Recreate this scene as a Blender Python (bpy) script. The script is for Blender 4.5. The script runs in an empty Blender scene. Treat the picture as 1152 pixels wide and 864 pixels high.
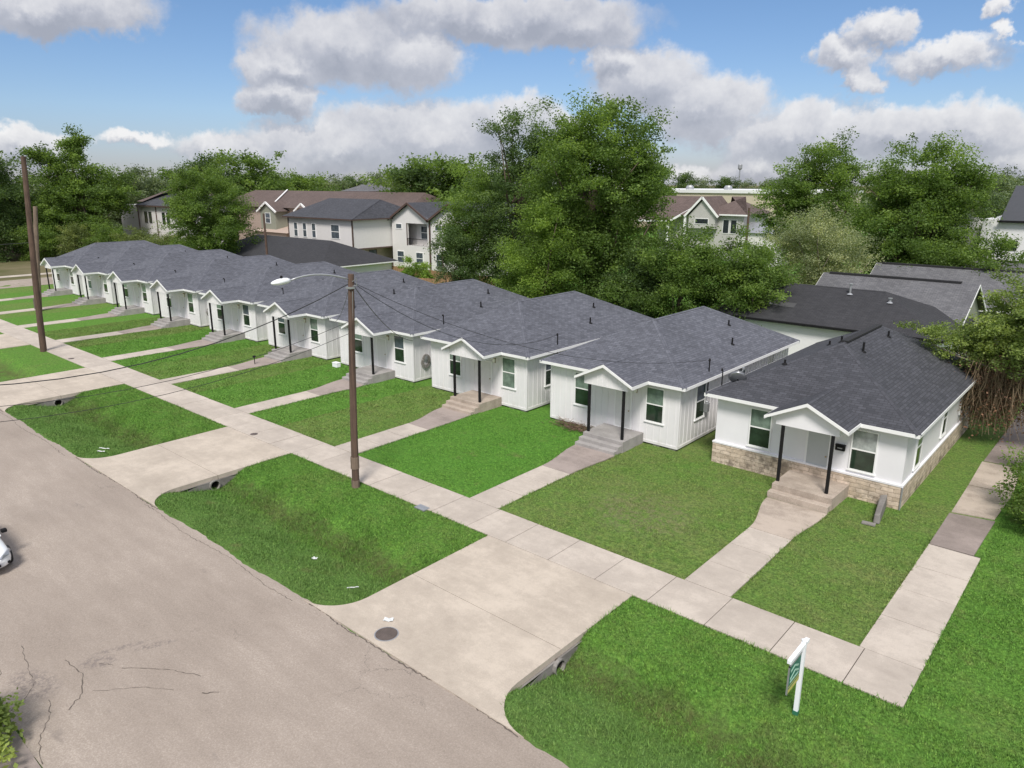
import bpy, math, random
import numpy as np
from mathutils import Vector, Matrix
R = math.radians
scene = bpy.context.scene
C = bpy.context.scene.collection
rng = np.random.default_rng(7)
random.seed(7)

# ------------------------------------------------------------------ camera
cam_data = bpy.data.cameras.new('camera')
cam = bpy.data.objects.new('camera', cam_data)
C.objects.link(cam)
scene.camera = cam
PITCH, YAW, ROLL = 0.26895, 0.71567, 0.0014
fw = Vector((-math.sin(YAW) * math.cos(PITCH), math.cos(YAW) * math.cos(PITCH), -math.sin(PITCH)))
rt = Vector((math.cos(YAW), math.sin(YAW), 0))
upv = rt.cross(fw)
r2 = rt * math.cos(ROLL) + upv * math.sin(ROLL)
u2 = -rt * math.sin(ROLL) + upv * math.cos(ROLL)
M4 = Matrix((r2, u2, -fw)).transposed().to_4x4()
M4.translation = Vector((0, 0, 13.2))
cam.matrix_world = M4
cam_data.sensor_width = 36
cam_data.lens = 36 * 825.86 / 1152
cam_data.clip_end = 5000
cam_data.clip_start = 0.1

# ------------------------------------------------------------------ render / exposure
scene.render.engine = 'CYCLES'
scene.view_settings.view_transform = 'Standard'
scene.view_settings.look = 'None'
scene.view_settings.exposure = 0.72
scene.view_settings.gamma = 1.0

SUN_EL, SUN_AZ = 52, 146      # azimuth clockwise from +Y (compass style)
# ------------------------------------------------------------------ world: sky and broken cloud
world = bpy.data.worlds.new('World')
scene.world = world
world.use_nodes = True
wt = world.node_tree
for n in list(wt.nodes): wt.nodes.remove(n)

class NG:
    """small helper to write node maths"""
    def __init__(s, tree): s.t = tree
    def n(s, typ, **kw):
        nd = s.t.nodes.new(typ)
        for k, v in kw.items(): setattr(nd, k, v)
        return nd
    def put(s, sock, v):
        if isinstance(v, bpy.types.NodeSocket): s.t.links.new(v, sock)
        elif v is not None: sock.default_value = v
    def m(s, op, a, b=None, c=None, clamp=False):
        nd = s.n('ShaderNodeMath', operation=op, use_clamp=clamp)
        s.put(nd.inputs[0], a)
        if b is not None: s.put(nd.inputs[1], b)
        if c is not None: s.put(nd.inputs[2], c)
        return nd.outputs[0]
    def vm(s, op, a, b=None):
        nd = s.n('ShaderNodeVectorMath', operation=op)
        s.put(nd.inputs[0], a)
        if b is not None: s.put(nd.inputs[1], b)
        return nd.outputs['Value'] if op in ('LENGTH', 'DOT_PRODUCT', 'DISTANCE') else nd.outputs[0]
    def comb(s, x, y, z):
        nd = s.n('ShaderNodeCombineXYZ')
        s.put(nd.inputs[0], x); s.put(nd.inputs[1], y); s.put(nd.inputs[2], z)
        return nd.outputs[0]
    def sep(s, v):
        nd = s.n('ShaderNodeSeparateXYZ'); s.put(nd.inputs[0], v); return nd.outputs
    def noise(s, v, scale, detail=4, rough=.5, out=0, dist=0.0):
        nd = s.n('ShaderNodeTexNoise'); s.put(nd.inputs['Vector'], v)
        nd.inputs['Scale'].default_value = scale; nd.inputs['Detail'].default_value = detail
        nd.inputs['Roughness'].default_value = rough; nd.inputs['Distortion'].default_value = dist
        return nd.outputs[out]
    def ramp(s, f, stops, interp='LINEAR'):
        nd = s.n('ShaderNodeValToRGB'); s.put(nd.inputs[0], f)
        cr = nd.color_ramp; cr.interpolation = interp
        while len(cr.elements) > 1: cr.elements.remove(cr.elements[-1])
        for i, (p, c) in enumerate(stops):
            e = cr.elements[0] if i == 0 else cr.elements.new(p)
            e.position = p; e.color = (c if len(c) == 4 else (*c, 1)) if hasattr(c, '__len__') else (c, c, c, 1)
        return nd.outputs[0]
    def mix(s, f, a, b, blend='MIX'):
        nd = s.n('ShaderNodeMix', data_type='RGBA', blend_type=blend)
        s.put(nd.inputs[0], f)
        for sock, v in ((nd.inputs[6], a), (nd.inputs[7], b)):
            if isinstance(v, (tuple, list)): v = (*v, 1) if len(v) == 3 else v
            s.put(sock, v)
        return nd.outputs[2]
    def smooth(s, v, a, b):
        nd = s.n('ShaderNodeMapRange', interpolation_type='SMOOTHSTEP')
        s.put(nd.inputs[0], v); nd.inputs[1].default_value = a; nd.inputs[2].default_value = b
        return nd.outputs[0]

g = NG(wt)
sky = g.n('ShaderNodeTexSky', sky_type='NISHITA')
sky.sun_disc = False
sky.sun_elevation = R(SUN_EL)
sky.sun_rotation = R(SUN_AZ)
sky.air_density = 1.0; sky.dust_density = 0.3; sky.ozone_density = 2.5
tc = g.n('ShaderNodeTexCoord')
dx, dy, dz = g.sep(tc.outputs['Generated'])
az = g.m('MULTIPLY', g.m('ARCTAN2', dx, dy), 57.2958)
el = g.m('MULTIPLY', g.m('ARCSINE', dz), 57.2958)
CLOUDS = [(-71.1, 10.3, 6.8, 1.7), (-53.07, 8.91, 5.5, 2.8), (-49.07, 8.3, 5.0, 2.4), (-56.47, 7.66, 3.3, 1.5),
 (-42.05, 11.2, 10.9, 1.6), (-36.99, 10.6, 6.0, 1.7), (-57.51, 5.74, 2.4, 1.5), (-47.33, 3.1, 9.8, 2.5),
 (-53.77, 2.43, 6.7, 2.2), (-40.77, 3.75, 5.8, 2.0), (-61.66, 2.02, 3.5, 1.1), (-30.9, 6.8, 4.6, 2.5),
 (-26.9, 5.2, 3.9, 2.5), (-33.4, 8.2, 2.6, 1.5), (-18.58, 7.78, 2.1, 1.4), (-12.59, 7.5, 3.9, .95),
 (-16.62, 9.2, 1.5, 1.0), (-17.6, 6.3, 1.0, 1.0), (-21.18, 2.9, 4.5, 2.2), (-15.08, 3.1, 5.5, 1.8),
 (-10.0, 3.1, 3.7, 2.0), (-23.2, 1.2, 3.2, 1.4), (-8.94, 9.8, .95, .6), (-7.83, 1.1, 2.2, 1.5),
 (-73.2, 2.1, 2.9, 1.3), (-67.1, 2.6, 2.3, .5), (-27.67, .6, 3.6, .9), (-8.5, 8.2, .7, .55)]
wx = g.noise(tc.outputs['Generated'], 9, 5, .6, 1)
wv = g.vm('MULTIPLY', g.vm('SUBTRACT', wx, (.5, .5, .5)), (7.5, 3.8, 0))
wx2 = g.noise(tc.outputs['Generated'], 32, 6, .62, 1)
wv2 = g.vm('MULTIPLY', g.vm('SUBTRACT', wx2, (.5, .5, .5)), (2.4, 1.7, 0))
wx3 = g.noise(tc.outputs['Generated'], 95, 5, .65, 1)
wv3 = g.vm('MULTIPLY', g.vm('SUBTRACT', wx3, (.5, .5, .5)), (1.1, .9, 0))
P0 = g.vm('ADD', g.vm('ADD', g.vm('ADD', g.comb(az, el, 0), wv), wv2), wv3)
def density(P):
    best = None
    for (a, e, ra, re_) in CLOUDS:
        q = g.vm('MULTIPLY', g.vm('SUBTRACT', P, (a, e, 0)), (1 / ra, 1 / re_, 0))
        L = g.m('SUBTRACT', 1.0, g.vm('LENGTH', q))
        if re_ < 1.3: L = g.m('MULTIPLY', L, .45 + .4 * re_ / 1.3)     # small clouds are thin ones
        best = L if best is None else g.m('SMOOTH_MAX', best, L, .12)
    return best
dens = density(P0)
dens_up = density(g.vm('ADD', P0, (.35, .85, 0)))
cover = g.smooth(dens, -.20, .24)
# above and behind the view the cloud closes to a bright broken sheet
sheet = g.m('MAXIMUM', g.smooth(el, 14.0, 22.0), g.m('MAXIMUM', g.smooth(az, 0.0, 12.0), g.smooth(g.m('MULTIPLY', az, -1.0), 85.0, 97.0)))
sheet = g.m('MULTIPLY', sheet, g.smooth(g.noise(tc.outputs['Generated'], 2.6, 5, .6), .34, .52))
cover = g.m('MAXIMUM', cover, sheet)
billow = g.m('SUBTRACT', g.noise(tc.outputs['Generated'], 26, 7, .6), .5)
lit = g.m('ADD', g.m('MULTIPLY', g.m('SUBTRACT', dens, dens_up), .8), g.m('MULTIPLY', billow, .9))
lit = g.m('ADD', lit, g.m('MULTIPLY', g.m('SUBTRACT', .35, g.m('MAXIMUM', dens, -.4)), .25))
# low and high bands of cloud are greyer underneath
highgrey = g.smooth(el, 9.0, 12.0)
lit = g.m('SUBTRACT', lit, g.m('MULTIPLY', highgrey, .22))
ccol = g.ramp(g.m('ADD', lit, .42, clamp=True), [(0, (2.35, 2.48, 2.9)), (.35, (3.1, 3.2, 3.6)), (.62, (4.2, 4.22, 4.45)), (1, (5.6, 5.55, 5.55))])
skytint = g.mix(1.0, sky.outputs[0], g.ramp(g.m('DIVIDE', el, 30.0, clamp=True), [(0, (.38, .40, .56)), (.06, (.44, .46, .60)), (.16, (.50, .55, .67)), (.4, (.49, .565, .67)), (1, (.75, .85, .95))]), 'MULTIPLY')
horizon = g.smooth(el, 0.0, 3.2)
cloudf = g.m('MULTIPLY', cover, g.m('ADD', g.m('MULTIPLY', horizon, .22), .72))
skymix = g.mix(cloudf, skytint, ccol)
below = g.smooth(el, -1.0, 0.0)
skymix = g.mix(below, (1.2, 1.5, 1.0), skymix)
bg = g.n('ShaderNodeBackground')
wt.links.new(skymix, bg.inputs[0])
bg.inputs[1].default_value = 0.10
world.cycles.sampling_method = 'MANUAL'
world.cycles.sample_map_resolution = 256
wo = g.n('ShaderNodeOutputWorld')
wt.links.new(bg.outputs[0], wo.inputs[0])

# ------------------------------------------------------------------ sun, veiled by cloud
sd = bpy.data.lights.new('sun', 'SUN')
sd.energy = 2.4; sd.angle = R(15); sd.color = (1, .95, .88)
so = bpy.data.objects.new('sun', sd)
C.objects.link(so)
a = R(SUN_AZ)
sdir = Vector((math.sin(a) * math.cos(R(SUN_EL)), math.cos(a) * math.cos(R(SUN_EL)), math.sin(R(SUN_EL))))
so.rotation_euler = sdir.to_track_quat('Z', 'Y').to_euler()
so.location = (0, 0, 60)

# ------------------------------------------------------------------ materials
def newmat(name):
    m = bpy.data.materials.new(name)
    m.use_nodes = True
    g = NG(m.node_tree)
    b = m.node_tree.nodes['Principled BSDF']
    return m, g, b

def mat_plain(name, col, rough=.6, metal=0.0, var=.12, scale=3.0, fine=25.0, bump=0.0, spec=None):
    m, g, b = newmat(name)
    t = g.n('ShaderNodeTexCoord').outputs['Object']
    n1 = g.noise(t, scale, 4, .6)
    n2 = g.noise(t, fine, 3, .6)
    f = g.m('ADD', g.m('MULTIPLY', n1, .6), g.m('MULTIPLY', n2, .4))
    lo = tuple(max(0, c * (1 - var)) for c in col); hi = tuple(min(1, c * (1 + var)) for c in col)
    c = g.ramp(f, [(.3, lo), (.7, hi)])
    g.put(b.inputs['Base Color'], c)
    b.inputs['Roughness'].default_value = rough
    b.inputs['Metallic'].default_value = metal
    if spec is not None: b.inputs['Specular IOR Level'].default_value = spec
    if bump:
        bp = g.n('ShaderNodeBump'); bp.inputs['Strength'].default_value = bump; bp.inputs['Distance'].default_value = .02
        g.put(bp.inputs['Height'], n2); g.put(b.inputs['Normal'], bp.outputs[0])
    return m

def mat_shingle(name, c1, c2, scale=1.0):
    m, g, b = newmat(name)
    uv = g.n('ShaderNodeUVMap').outputs[0]
    br = g.n('ShaderNodeTexBrick')
    g.put(br.inputs['Vector'], uv)
    br.offset = .5; br.inputs['Scale'].default_value = 1.0
    br.inputs['Brick Width'].default_value = .34; br.inputs['Row Height'].default_value = .145 * scale
    br.inputs['Mortar Size'].default_value = .013; br.inputs['Mortar Smooth'].default_value = .3
    br.inputs['Bias'].default_value = 0
    br.inputs['Color1'].default_value = (*c1, 1); br.inputs['Color2'].default_value = (*c2, 1)
    br.inputs['Mortar'].default_value = (c1[0] * .45, c1[1] * .45, c1[2] * .45, 1)
    obj = g.n('ShaderNodeTexCoord').outputs['Object']
    blot = g.noise(obj, .35, 5, .6)
    grit = g.noise(obj, 60, 2, .7)
    streak = g.noise(g.vm('MULTIPLY', uv, (1.6, .12, 1)), 2.2, 3, .6)
    v = g.m('ADD', g.m('MULTIPLY', blot, .5), g.m('ADD', g.m('MULTIPLY', grit, .35), g.m('MULTIPLY', streak, .5)))
    sc = g.ramp(v, [(.4, .74), (.95, 1.3)])
    col = g.mix(1.0, br.outputs['Color'], sc, 'MULTIPLY')
    g.put(b.inputs['Base Color'], col)
    b.inputs['Roughness'].default_value = .85
    bp = g.n('ShaderNodeBump'); bp.inputs['Strength'].default_value = .5; bp.inputs['Distance'].default_value = .012
    g.put(bp.inputs['Height'], g.m('SUBTRACT', g.m('ADD', grit, 1), br.outputs['Fac']))
    g.put(b.inputs['Normal'], bp.outputs[0])
    return m

def mat_concrete(name, col, dark, stain=.35, island=.16):
    m, g, b = newmat(name)
    t = g.n('ShaderNodeTexCoord').outputs['Object']
    n1 = g.noise(t, .45, 6, .65)
    n2 = g.noise(t, 2.3, 6, .7, dist=.4)
    n3 = g.noise(t, 45, 3, .7)
    ri = g.n('ShaderNodeNewGeometry').outputs['Random Per Island']
    f = g.m('ADD', g.m('MULTIPLY', n1, .50), g.m('ADD', g.m('MULTIPLY', n2, .22), g.m('MULTIPLY', n3, .40)))
    drag = g.noise(g.vm('MULTIPLY', t, (.5, 1.9, 1)), .9, 5, .7)
    f = g.m('ADD', f, g.m('MULTIPLY', g.m('SUBTRACT', drag, .5), .22))
    f = g.m('ADD', f, g.m('MULTIPLY', g.m('SUBTRACT', ri, .5), island))
    c = g.ramp(f, [(.36, dark), (.36 + stain * .6, tuple((x * .35 + y * .65) for x, y in zip(dark, col))), (.62, col), (.8, tuple(min(1, x * 1.1) for x in col))])
    g.put(b.inputs['Base Color'], c)
    b.inputs['Roughness'].default_value = .9
    bp = g.n('ShaderNodeBump'); bp.inputs['Strength'].default_value = .3; bp.inputs['Distance'].default_value = .01
    g.put(bp.inputs['Height'], n3); g.put(b.inputs['Normal'], bp.outputs[0])
    return m

def mat_asphalt():
    m, g, b = newmat('aged_asphalt')
    t = g.n('ShaderNodeTexCoord').outputs['Object']
    big = g.noise(t, .12, 5, .6)
    mid = g.noise(g.vm('MULTIPLY', t, (.35, 1.5, 1)), 1.1, 5, .65)
    grit = g.noise(t, 21, 5, .85)
    vo = g.n('ShaderNodeTexVoronoi', feature='F1'); g.put(vo.inputs['Vector'], t); vo.inputs['Scale'].default_value = 22
    f = g.m('ADD', g.m('MULTIPLY', big, .38), g.m('ADD', g.m('MULTIPLY', mid, .22), g.m('MULTIPLY', grit, .66)))
    c = g.ramp(f, [(.40, (.155, .126, .104)), (.52, (.265, .220, .184)), (.66, (.335, .282, .240)), (.84, (.52, .45, .39))])
    # exposed light pebbles
    peb = g.m('LESS_THAN', vo.outputs['Distance'], .16)
    c = g.mix(g.m('MULTIPLY', peb, .45), c, (.56, .50, .45))
    # fine cracks, only in some worn areas near the verges
    vc = g.n('ShaderNodeTexVoronoi', feature='DISTANCE_TO_EDGE')
    g.put(vc.inputs['Vector'], g.vm('ADD', t, g.vm('MULTIPLY', g.noise(t, 1.6, 5, .7, 1), (1.3, 1.3, 0)))); vc.inputs['Scale'].default_value = .42
    cr = g.m('LESS_THAN', vc.outputs['Distance'], .0045)
    where = g.smooth(g.noise(t, .16, 3, .5), .60, .66)
    c = g.mix(g.m('MULTIPLY', g.m('MULTIPLY', cr, where), .4), c, (.06, .05, .045))
    # tyre scuffs left by turning cars
    for (cx, cy, ang, lx, ly) in ((-20.9, 6.6, 1.2, .75, .12), (-20.3, 7.3, 1.15, .6, .14), (-20.7, 5.9, .9, .5, .3), (-21.0, 4.35, .2, .9, .5)):
        ca, sa = math.cos(ang), math.sin(ang)
        x_, y_, z_ = g.sep(t)
        u_ = g.m('SUBTRACT', x_, cx); v_ = g.m('SUBTRACT', y_, cy)
        uu = g.m('DIVIDE', g.m('ADD', g.m('MULTIPLY', u_, ca), g.m('MULTIPLY', v_, sa)), lx)
        vv = g.m('DIVIDE', g.m('SUBTRACT', g.m('MULTIPLY', v_, ca), g.m('MULTIPLY', u_, sa)), ly)
        rr = g.m('ADD', g.m('MULTIPLY', uu, uu), g.m('MULTIPLY', vv, vv))
        mk = g.m('MULTIPLY', g.smooth(rr, 1.6, .3), g.smooth(g.noise(t, 7, 4, .75), .42, .6))
        c = g.mix(g.m('MULTIPLY', mk, .5), c, (.12, .10, .10))
    # darker oil patches
    oil = g.smooth(g.noise(g.vm('MULTIPLY', t, (.5, 1.2, 1)), .9, 4, .55), .66, .76)
    c = g.mix(g.m('MULTIPLY', oil, .35), c, (.13, .11, .105))
    g.put(b.inputs['Base Color'], c)
    b.inputs['Roughness'].default_value = .92
    bp = g.n('ShaderNodeBump'); bp.inputs['Strength'].default_value = .55; bp.inputs['Distance'].default_value = .012
    g.put(bp.inputs['Height'], grit); g.put(b.inputs['Normal'], bp.outputs[0])
    return m

def lot_tone(g, x):
    """each lot's lawn is mown and watered differently: a value 0..1 that steps at the lots' walks"""
    lots = [(-200, .55), (-105.0, .7), (-94.9, .35), (-84.7, .6), (-74.8, .3), (-64.8, .62), (-54.8, .38), (-44.9, .72), (-35.6, .34), (-29.3, .28), (-19.8, .95), (-19.75, .22), (-9.5, .30), (-4.4, .62)]
    lots = [(-105.0, .35), (-95.4, .7), (-85.4, .35), (-75.2, .7), (-65.4, .3), (-55.2, .75), (-45.4, .35), (-35.4, .75), (-29.4, .25), (-19.8, 1.0), (-9.5, .22), (-3.6, .25), (400, .62)]
    v = None
    for i, (x1, tone) in enumerate(lots):
        if v is None: v = g.m('ADD', tone, 0.0)
        else:
            f = g.m('GREATER_THAN', x, lots[i - 1][0])
            v = g.m('ADD', v, g.m('MULTIPLY', f, tone - lots[i - 1][1]))
    return v

def grass_colour(g, t):
    x, y, z = g.sep(t)
    wob = g.noise(t, .8, 3, .6)
    lot = lot_tone(g, g.m('ADD', x, g.m('MULTIPLY', g.m('SUBTRACT', wob, .5), .6)))
    verge = g.m('LESS_THAN', y, 19.9)
    lot = g.m('ADD', g.m('MULTIPLY', lot, g.m('SUBTRACT', 1, verge)), g.m('MULTIPLY', verge, .58))
    n1 = g.noise(t, .28, 5, .6)
    n2 = g.noise(t, 1.7, 5, .7)
    n3 = g.noise(t, 11, 4, .75)
    f = g.m('ADD', g.m('MULTIPLY', lot, .42), g.m('ADD', g.m('MULTIPLY', n1, .42), g.m('MULTIPLY', n2, .40)))
    c = g.ramp(f, [(.36, (.160, .190, .068)), (.50, (.130, .198, .052)), (.66, (.102, .212, .038)), (.9, (.088, .218, .033))])
    mid_ = g.noise(t, 4.2, 4, .7)
    c = g.mix(1.0, c, g.ramp(mid_, [(.32, (.74, .78, .8)), (.5, (1, 1, 1)), (.7, (1.28, 1.2, 1.1))]), 'MULTIPLY')
    dk = g.ramp(n3, [(.3, .50), (.5, 1.0), (.72, 1.55)])
    c = g.mix(1.0, c, dk, 'MULTIPLY')
    # rough unmown band along the bank of the ditch, duller turf on its road side
    roadside = g.m('MULTIPLY', verge, g.smooth(g.m('ADD', y, g.m('MULTIPLY', g.m('SUBTRACT', n1, .5), 1.4)), 15.0, 14.2))
    c = g.mix(g.m('MULTIPLY', roadside, .5), c, (.108, .182, .056))
    yb = g.m('ADD', y, g.m('MULTIPLY', g.m('SUBTRACT', g.noise(t, .9, 5, .7), .5), 1.6))
    band = g.m('MULTIPLY', g.m('MULTIPLY', g.smooth(yb, 14.5, 15.05), g.smooth(yb, 16.1, 15.6)), g.smooth(g.noise(t, 2.4, 5, .75), .34, .58))
    c = g.mix(g.m('MULTIPLY', g.m('MULTIPLY', band, verge), .55), c, (.090, .112, .042))
    straw = g.smooth(g.m('ADD', g.m('MULTIPLY', n2, .5), g.m('MULTIPLY', g.noise(t, .55, 4, .6), .6)), .60, .76)
    c = g.mix(g.m('MULTIPLY', straw, .45), c, (.18, .155, .075))
    # thin worn turf in the middle of the lot left of the nearest front walk
    wx_ = g.m('DIVIDE', g.m('SUBTRACT', x, -14.2), 2.6); wy_ = g.m('DIVIDE', g.m('SUBTRACT', y, 24.6), 2.2)
    wr = g.m('ADD', g.m('MULTIPLY', wx_, wx_), g.m('MULTIPLY', wy_, wy_))
    worn = g.m('MULTIPLY', g.smooth(wr, 1.3, .1), g.smooth(g.noise(t, 3.1, 5, .75), .40, .64))
    c = g.mix(g.m('MULTIPLY', worn, .6), c, (.21, .18, .115))
    return c, n3

def mat_ground():
    m, g, b = newmat('lawn_ground')
    t = g.n('ShaderNodeTexCoord').outputs['Object']
    c, n3 = grass_colour(g, t)
    x, y, z = g.sep(t)
    # the dry field beyond the side street
    far = g.m('LESS_THAN', x, -119)
    nf = g.noise(t, .08, 5, .6)
    field = g.ramp(nf, [(.35, (.10, .105, .045)), (.6, (.19, .16, .10))])
    c = g.mix(far, c, field)
    # worn earth in the bottom of the ditch
    ditch = g.m('MULTIPLY', g.m('MULTIPLY', g.smooth(g.m('MULTIPLY', z, -1.0), .34, .55), g.smooth(y, 14.2, 14.9)), g.smooth(g.noise(t, 1.3, 5, .7), .36, .56))
    c = g.mix(g.m('MULTIPLY', ditch, .5), c, (.085, .072, .035))
    g.put(b.inputs['Base Color'], c)
    b.inputs['Roughness'].default_value = 1.0
    b.inputs['Specular IOR Level'].default_value = .1
    fine = g.noise(t, 38, 3, .8)
    bp = g.n('ShaderNodeBump'); bp.inputs['Strength'].default_value = .9; bp.inputs['Distance'].default_value = .05
    g.put(bp.inputs['Height'], g.m('ADD', g.m('MULTIPLY', fine, .5), n3)); g.put(b.inputs['Normal'], bp.outputs[0])
    return m

def mat_blades(name='grass_blade'):
    m, g, b = newmat(name)
    t = g.n('ShaderNodeTexCoord').outputs['Object']
    c, n3 = grass_colour(g, t)
    at = g.n('ShaderNodeAttribute', attribute_name='tone').outputs['Fac']
    c = g.mix(1.0, c, g.ramp(at, [(0, (.75, .8, .7)), (.6, (1.25, 1.25, 1.2)), (1, (1.9, 1.6, 1.7))]), 'MULTIPLY')
    g.put(b.inputs['Base Color'], c)
    b.inputs['Roughness'].default_value = .7
    b.inputs['Specular IOR Level'].default_value = .25
    return m

def mat_leaf(name, col, bright=1.0, trans=.3):
    m, g, b = newmat(name)
    at = g.n('ShaderNodeAttribute', attribute_name='tone').outputs['Fac']
    lo = tuple(c * .6 for c in col); hi = (min(1, col[0] * 2.0), min(1, col[1] * 1.75), min(1, col[2] * 1.7))
    c = g.ramp(at, [(0, lo), (.5, col), (1, hi)])
    g.put(b.inputs['Base Color'], c)
    b.inputs['Roughness'].default_value = .55
    b.inputs['Specular IOR Level'].default_value = .3
    tr = g.n('ShaderNodeBsdfTranslucent'); g.put(tr.inputs[0], g.mix(1.0, c, (1.5, 1.5, .7), 'MULTIPLY'))
    mx = g.n('ShaderNodeMixShader'); mx.inputs[0].default_value = trans
    out = m.node_tree.nodes['Material Output']
    m.node_tree.links.new(b.outputs[0], mx.inputs[1]); m.node_tree.links.new(tr.outputs[0], mx.inputs[2])
    m.node_tree.links.new(mx.outputs[0], out.inputs[0])
    return m

def mat_wood(name, col, zs=.25):
    m, g, b = newmat(name)
    t = g.n('ShaderNodeTexCoord').outputs['Object']
    f = g.noise(g.vm('MULTIPLY', t, (14, 14, zs * 4)), 1.2, 5, .65)
    n = g.noise(t, 1.1, 4, .6)
    f = g.m('ADD', g.m('MULTIPLY', f, .65), g.m('MULTIPLY', n, .35))
    c = g.ramp(f, [(.35, tuple(x * .5 for x in col)), (.5, col), (.68, tuple(min(1, x * 1.6) for x in col))])
    g.put(b.inputs['Base Color'], c); b.inputs['Roughness'].default_value = .9
    bp = g.n('ShaderNodeBump'); bp.inputs['Strength'].default_value = .6; bp.inputs['Distance'].default_value = .02
    g.put(bp.inputs['Height'], f); g.put(b.inputs['Normal'], bp.outputs[0])
    return m

def mat_stone():
    m, g, b = newmat('limestone_veneer')
    t = g.n('ShaderNodeTexCoord').outputs['Object']
    x, y, z = g.sep(t)
    v = g.comb(g.m('ADD', x, y), z, 0)
    v = g.vm('ADD', v, g.vm('MULTIPLY', g.noise(v, 2.2, 4, .7, 1), (.42, .17, 0)))
    br = g.n('ShaderNodeTexBrick'); g.put(br.inputs['Vector'], v)
    br.inputs['Scale'].default_value = 1; br.inputs['Brick Width'].default_value = .5; br.inputs['Row Height'].default_value = .19
    br.inputs['Mortar Size'].default_value = .012; br.inputs['Mortar Smooth'].default_value = .4
    br.inputs['Color1'].default_value = (.64, .53, .43, 1); br.inputs['Color2'].default_value = (.46, .37, .28, 1)
    br.inputs['Mortar'].default_value = (.36, .28, .21, 1)
    n = g.noise(t, 3.2, 6, .7)
    c = g.mix(1.0, br.outputs['Color'], g.ramp(n, [(.3, .6), (.5, 1), (.75, 1.35)]), 'MULTIPLY')
    # moss and soil staining low down on the front wall, between the left window and the porch
    st = g.m('MULTIPLY', g.smooth(g.m('ABSOLUTE', g.m('SUBTRACT', x, 2.9)), 1.9, .5), g.smooth(g.noise(t, 2.4, 5, .7), .42, .62))
    st2 = g.m('MULTIPLY', g.smooth(z, .65, .1), g.smooth(g.noise(t, 1.7, 5, .7), .5, .62))
    c = g.mix(g.m('MULTIPLY', g.m('MAXIMUM', st, st2), .68), c, (.10, .075, .055))
    g.put(b.inputs['Base Color'], c); b.inputs['Roughness'].default_value = .9
    bp = g.n('ShaderNodeBump'); bp.inputs['Strength'].default_value = .7; bp.inputs['Distance'].default_value = .03
    g.put(bp.inputs['Height'], g.m('SUBTRACT', n, br.outputs['Fac'])); g.put(b.inputs['Normal'], bp.outputs[0])
    return m

def mat_white(name, col=(.80, .785, .80), dirt=.25):
    m, g, b = newmat(name)
    t = g.n('ShaderNodeTexCoord').outputs['Object']
    x, y, z = g.sep(t)
    n = g.noise(g.vm('MULTIPLY', t, (1, 1, .35)), 1.6, 5, .65)
    low = g.smooth(z, .55, -.05)
    f = g.m('MULTIPLY', g.m('ADD', g.m('MULTIPLY', low, .8), .12), g.smooth(n, .38, .68))
    c = g.mix(g.m('MULTIPLY', f, dirt * 2), col, (.50, .46, .40))
    n2 = g.noise(t, .7, 3, .5)
    c = g.mix(1.0, c, g.ramp(n2, [(.3, .93), (.7, 1.0)]), 'MULTIPLY')
    g.put(b.inputs['Base Color'], c); b.inputs['Roughness'].default_value = .55
    return m

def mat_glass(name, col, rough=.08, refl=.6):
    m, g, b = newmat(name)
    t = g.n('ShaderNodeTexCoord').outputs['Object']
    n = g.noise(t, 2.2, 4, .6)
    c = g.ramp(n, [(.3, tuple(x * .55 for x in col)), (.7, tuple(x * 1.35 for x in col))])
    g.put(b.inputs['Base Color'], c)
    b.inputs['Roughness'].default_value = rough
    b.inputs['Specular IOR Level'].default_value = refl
    return m

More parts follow.
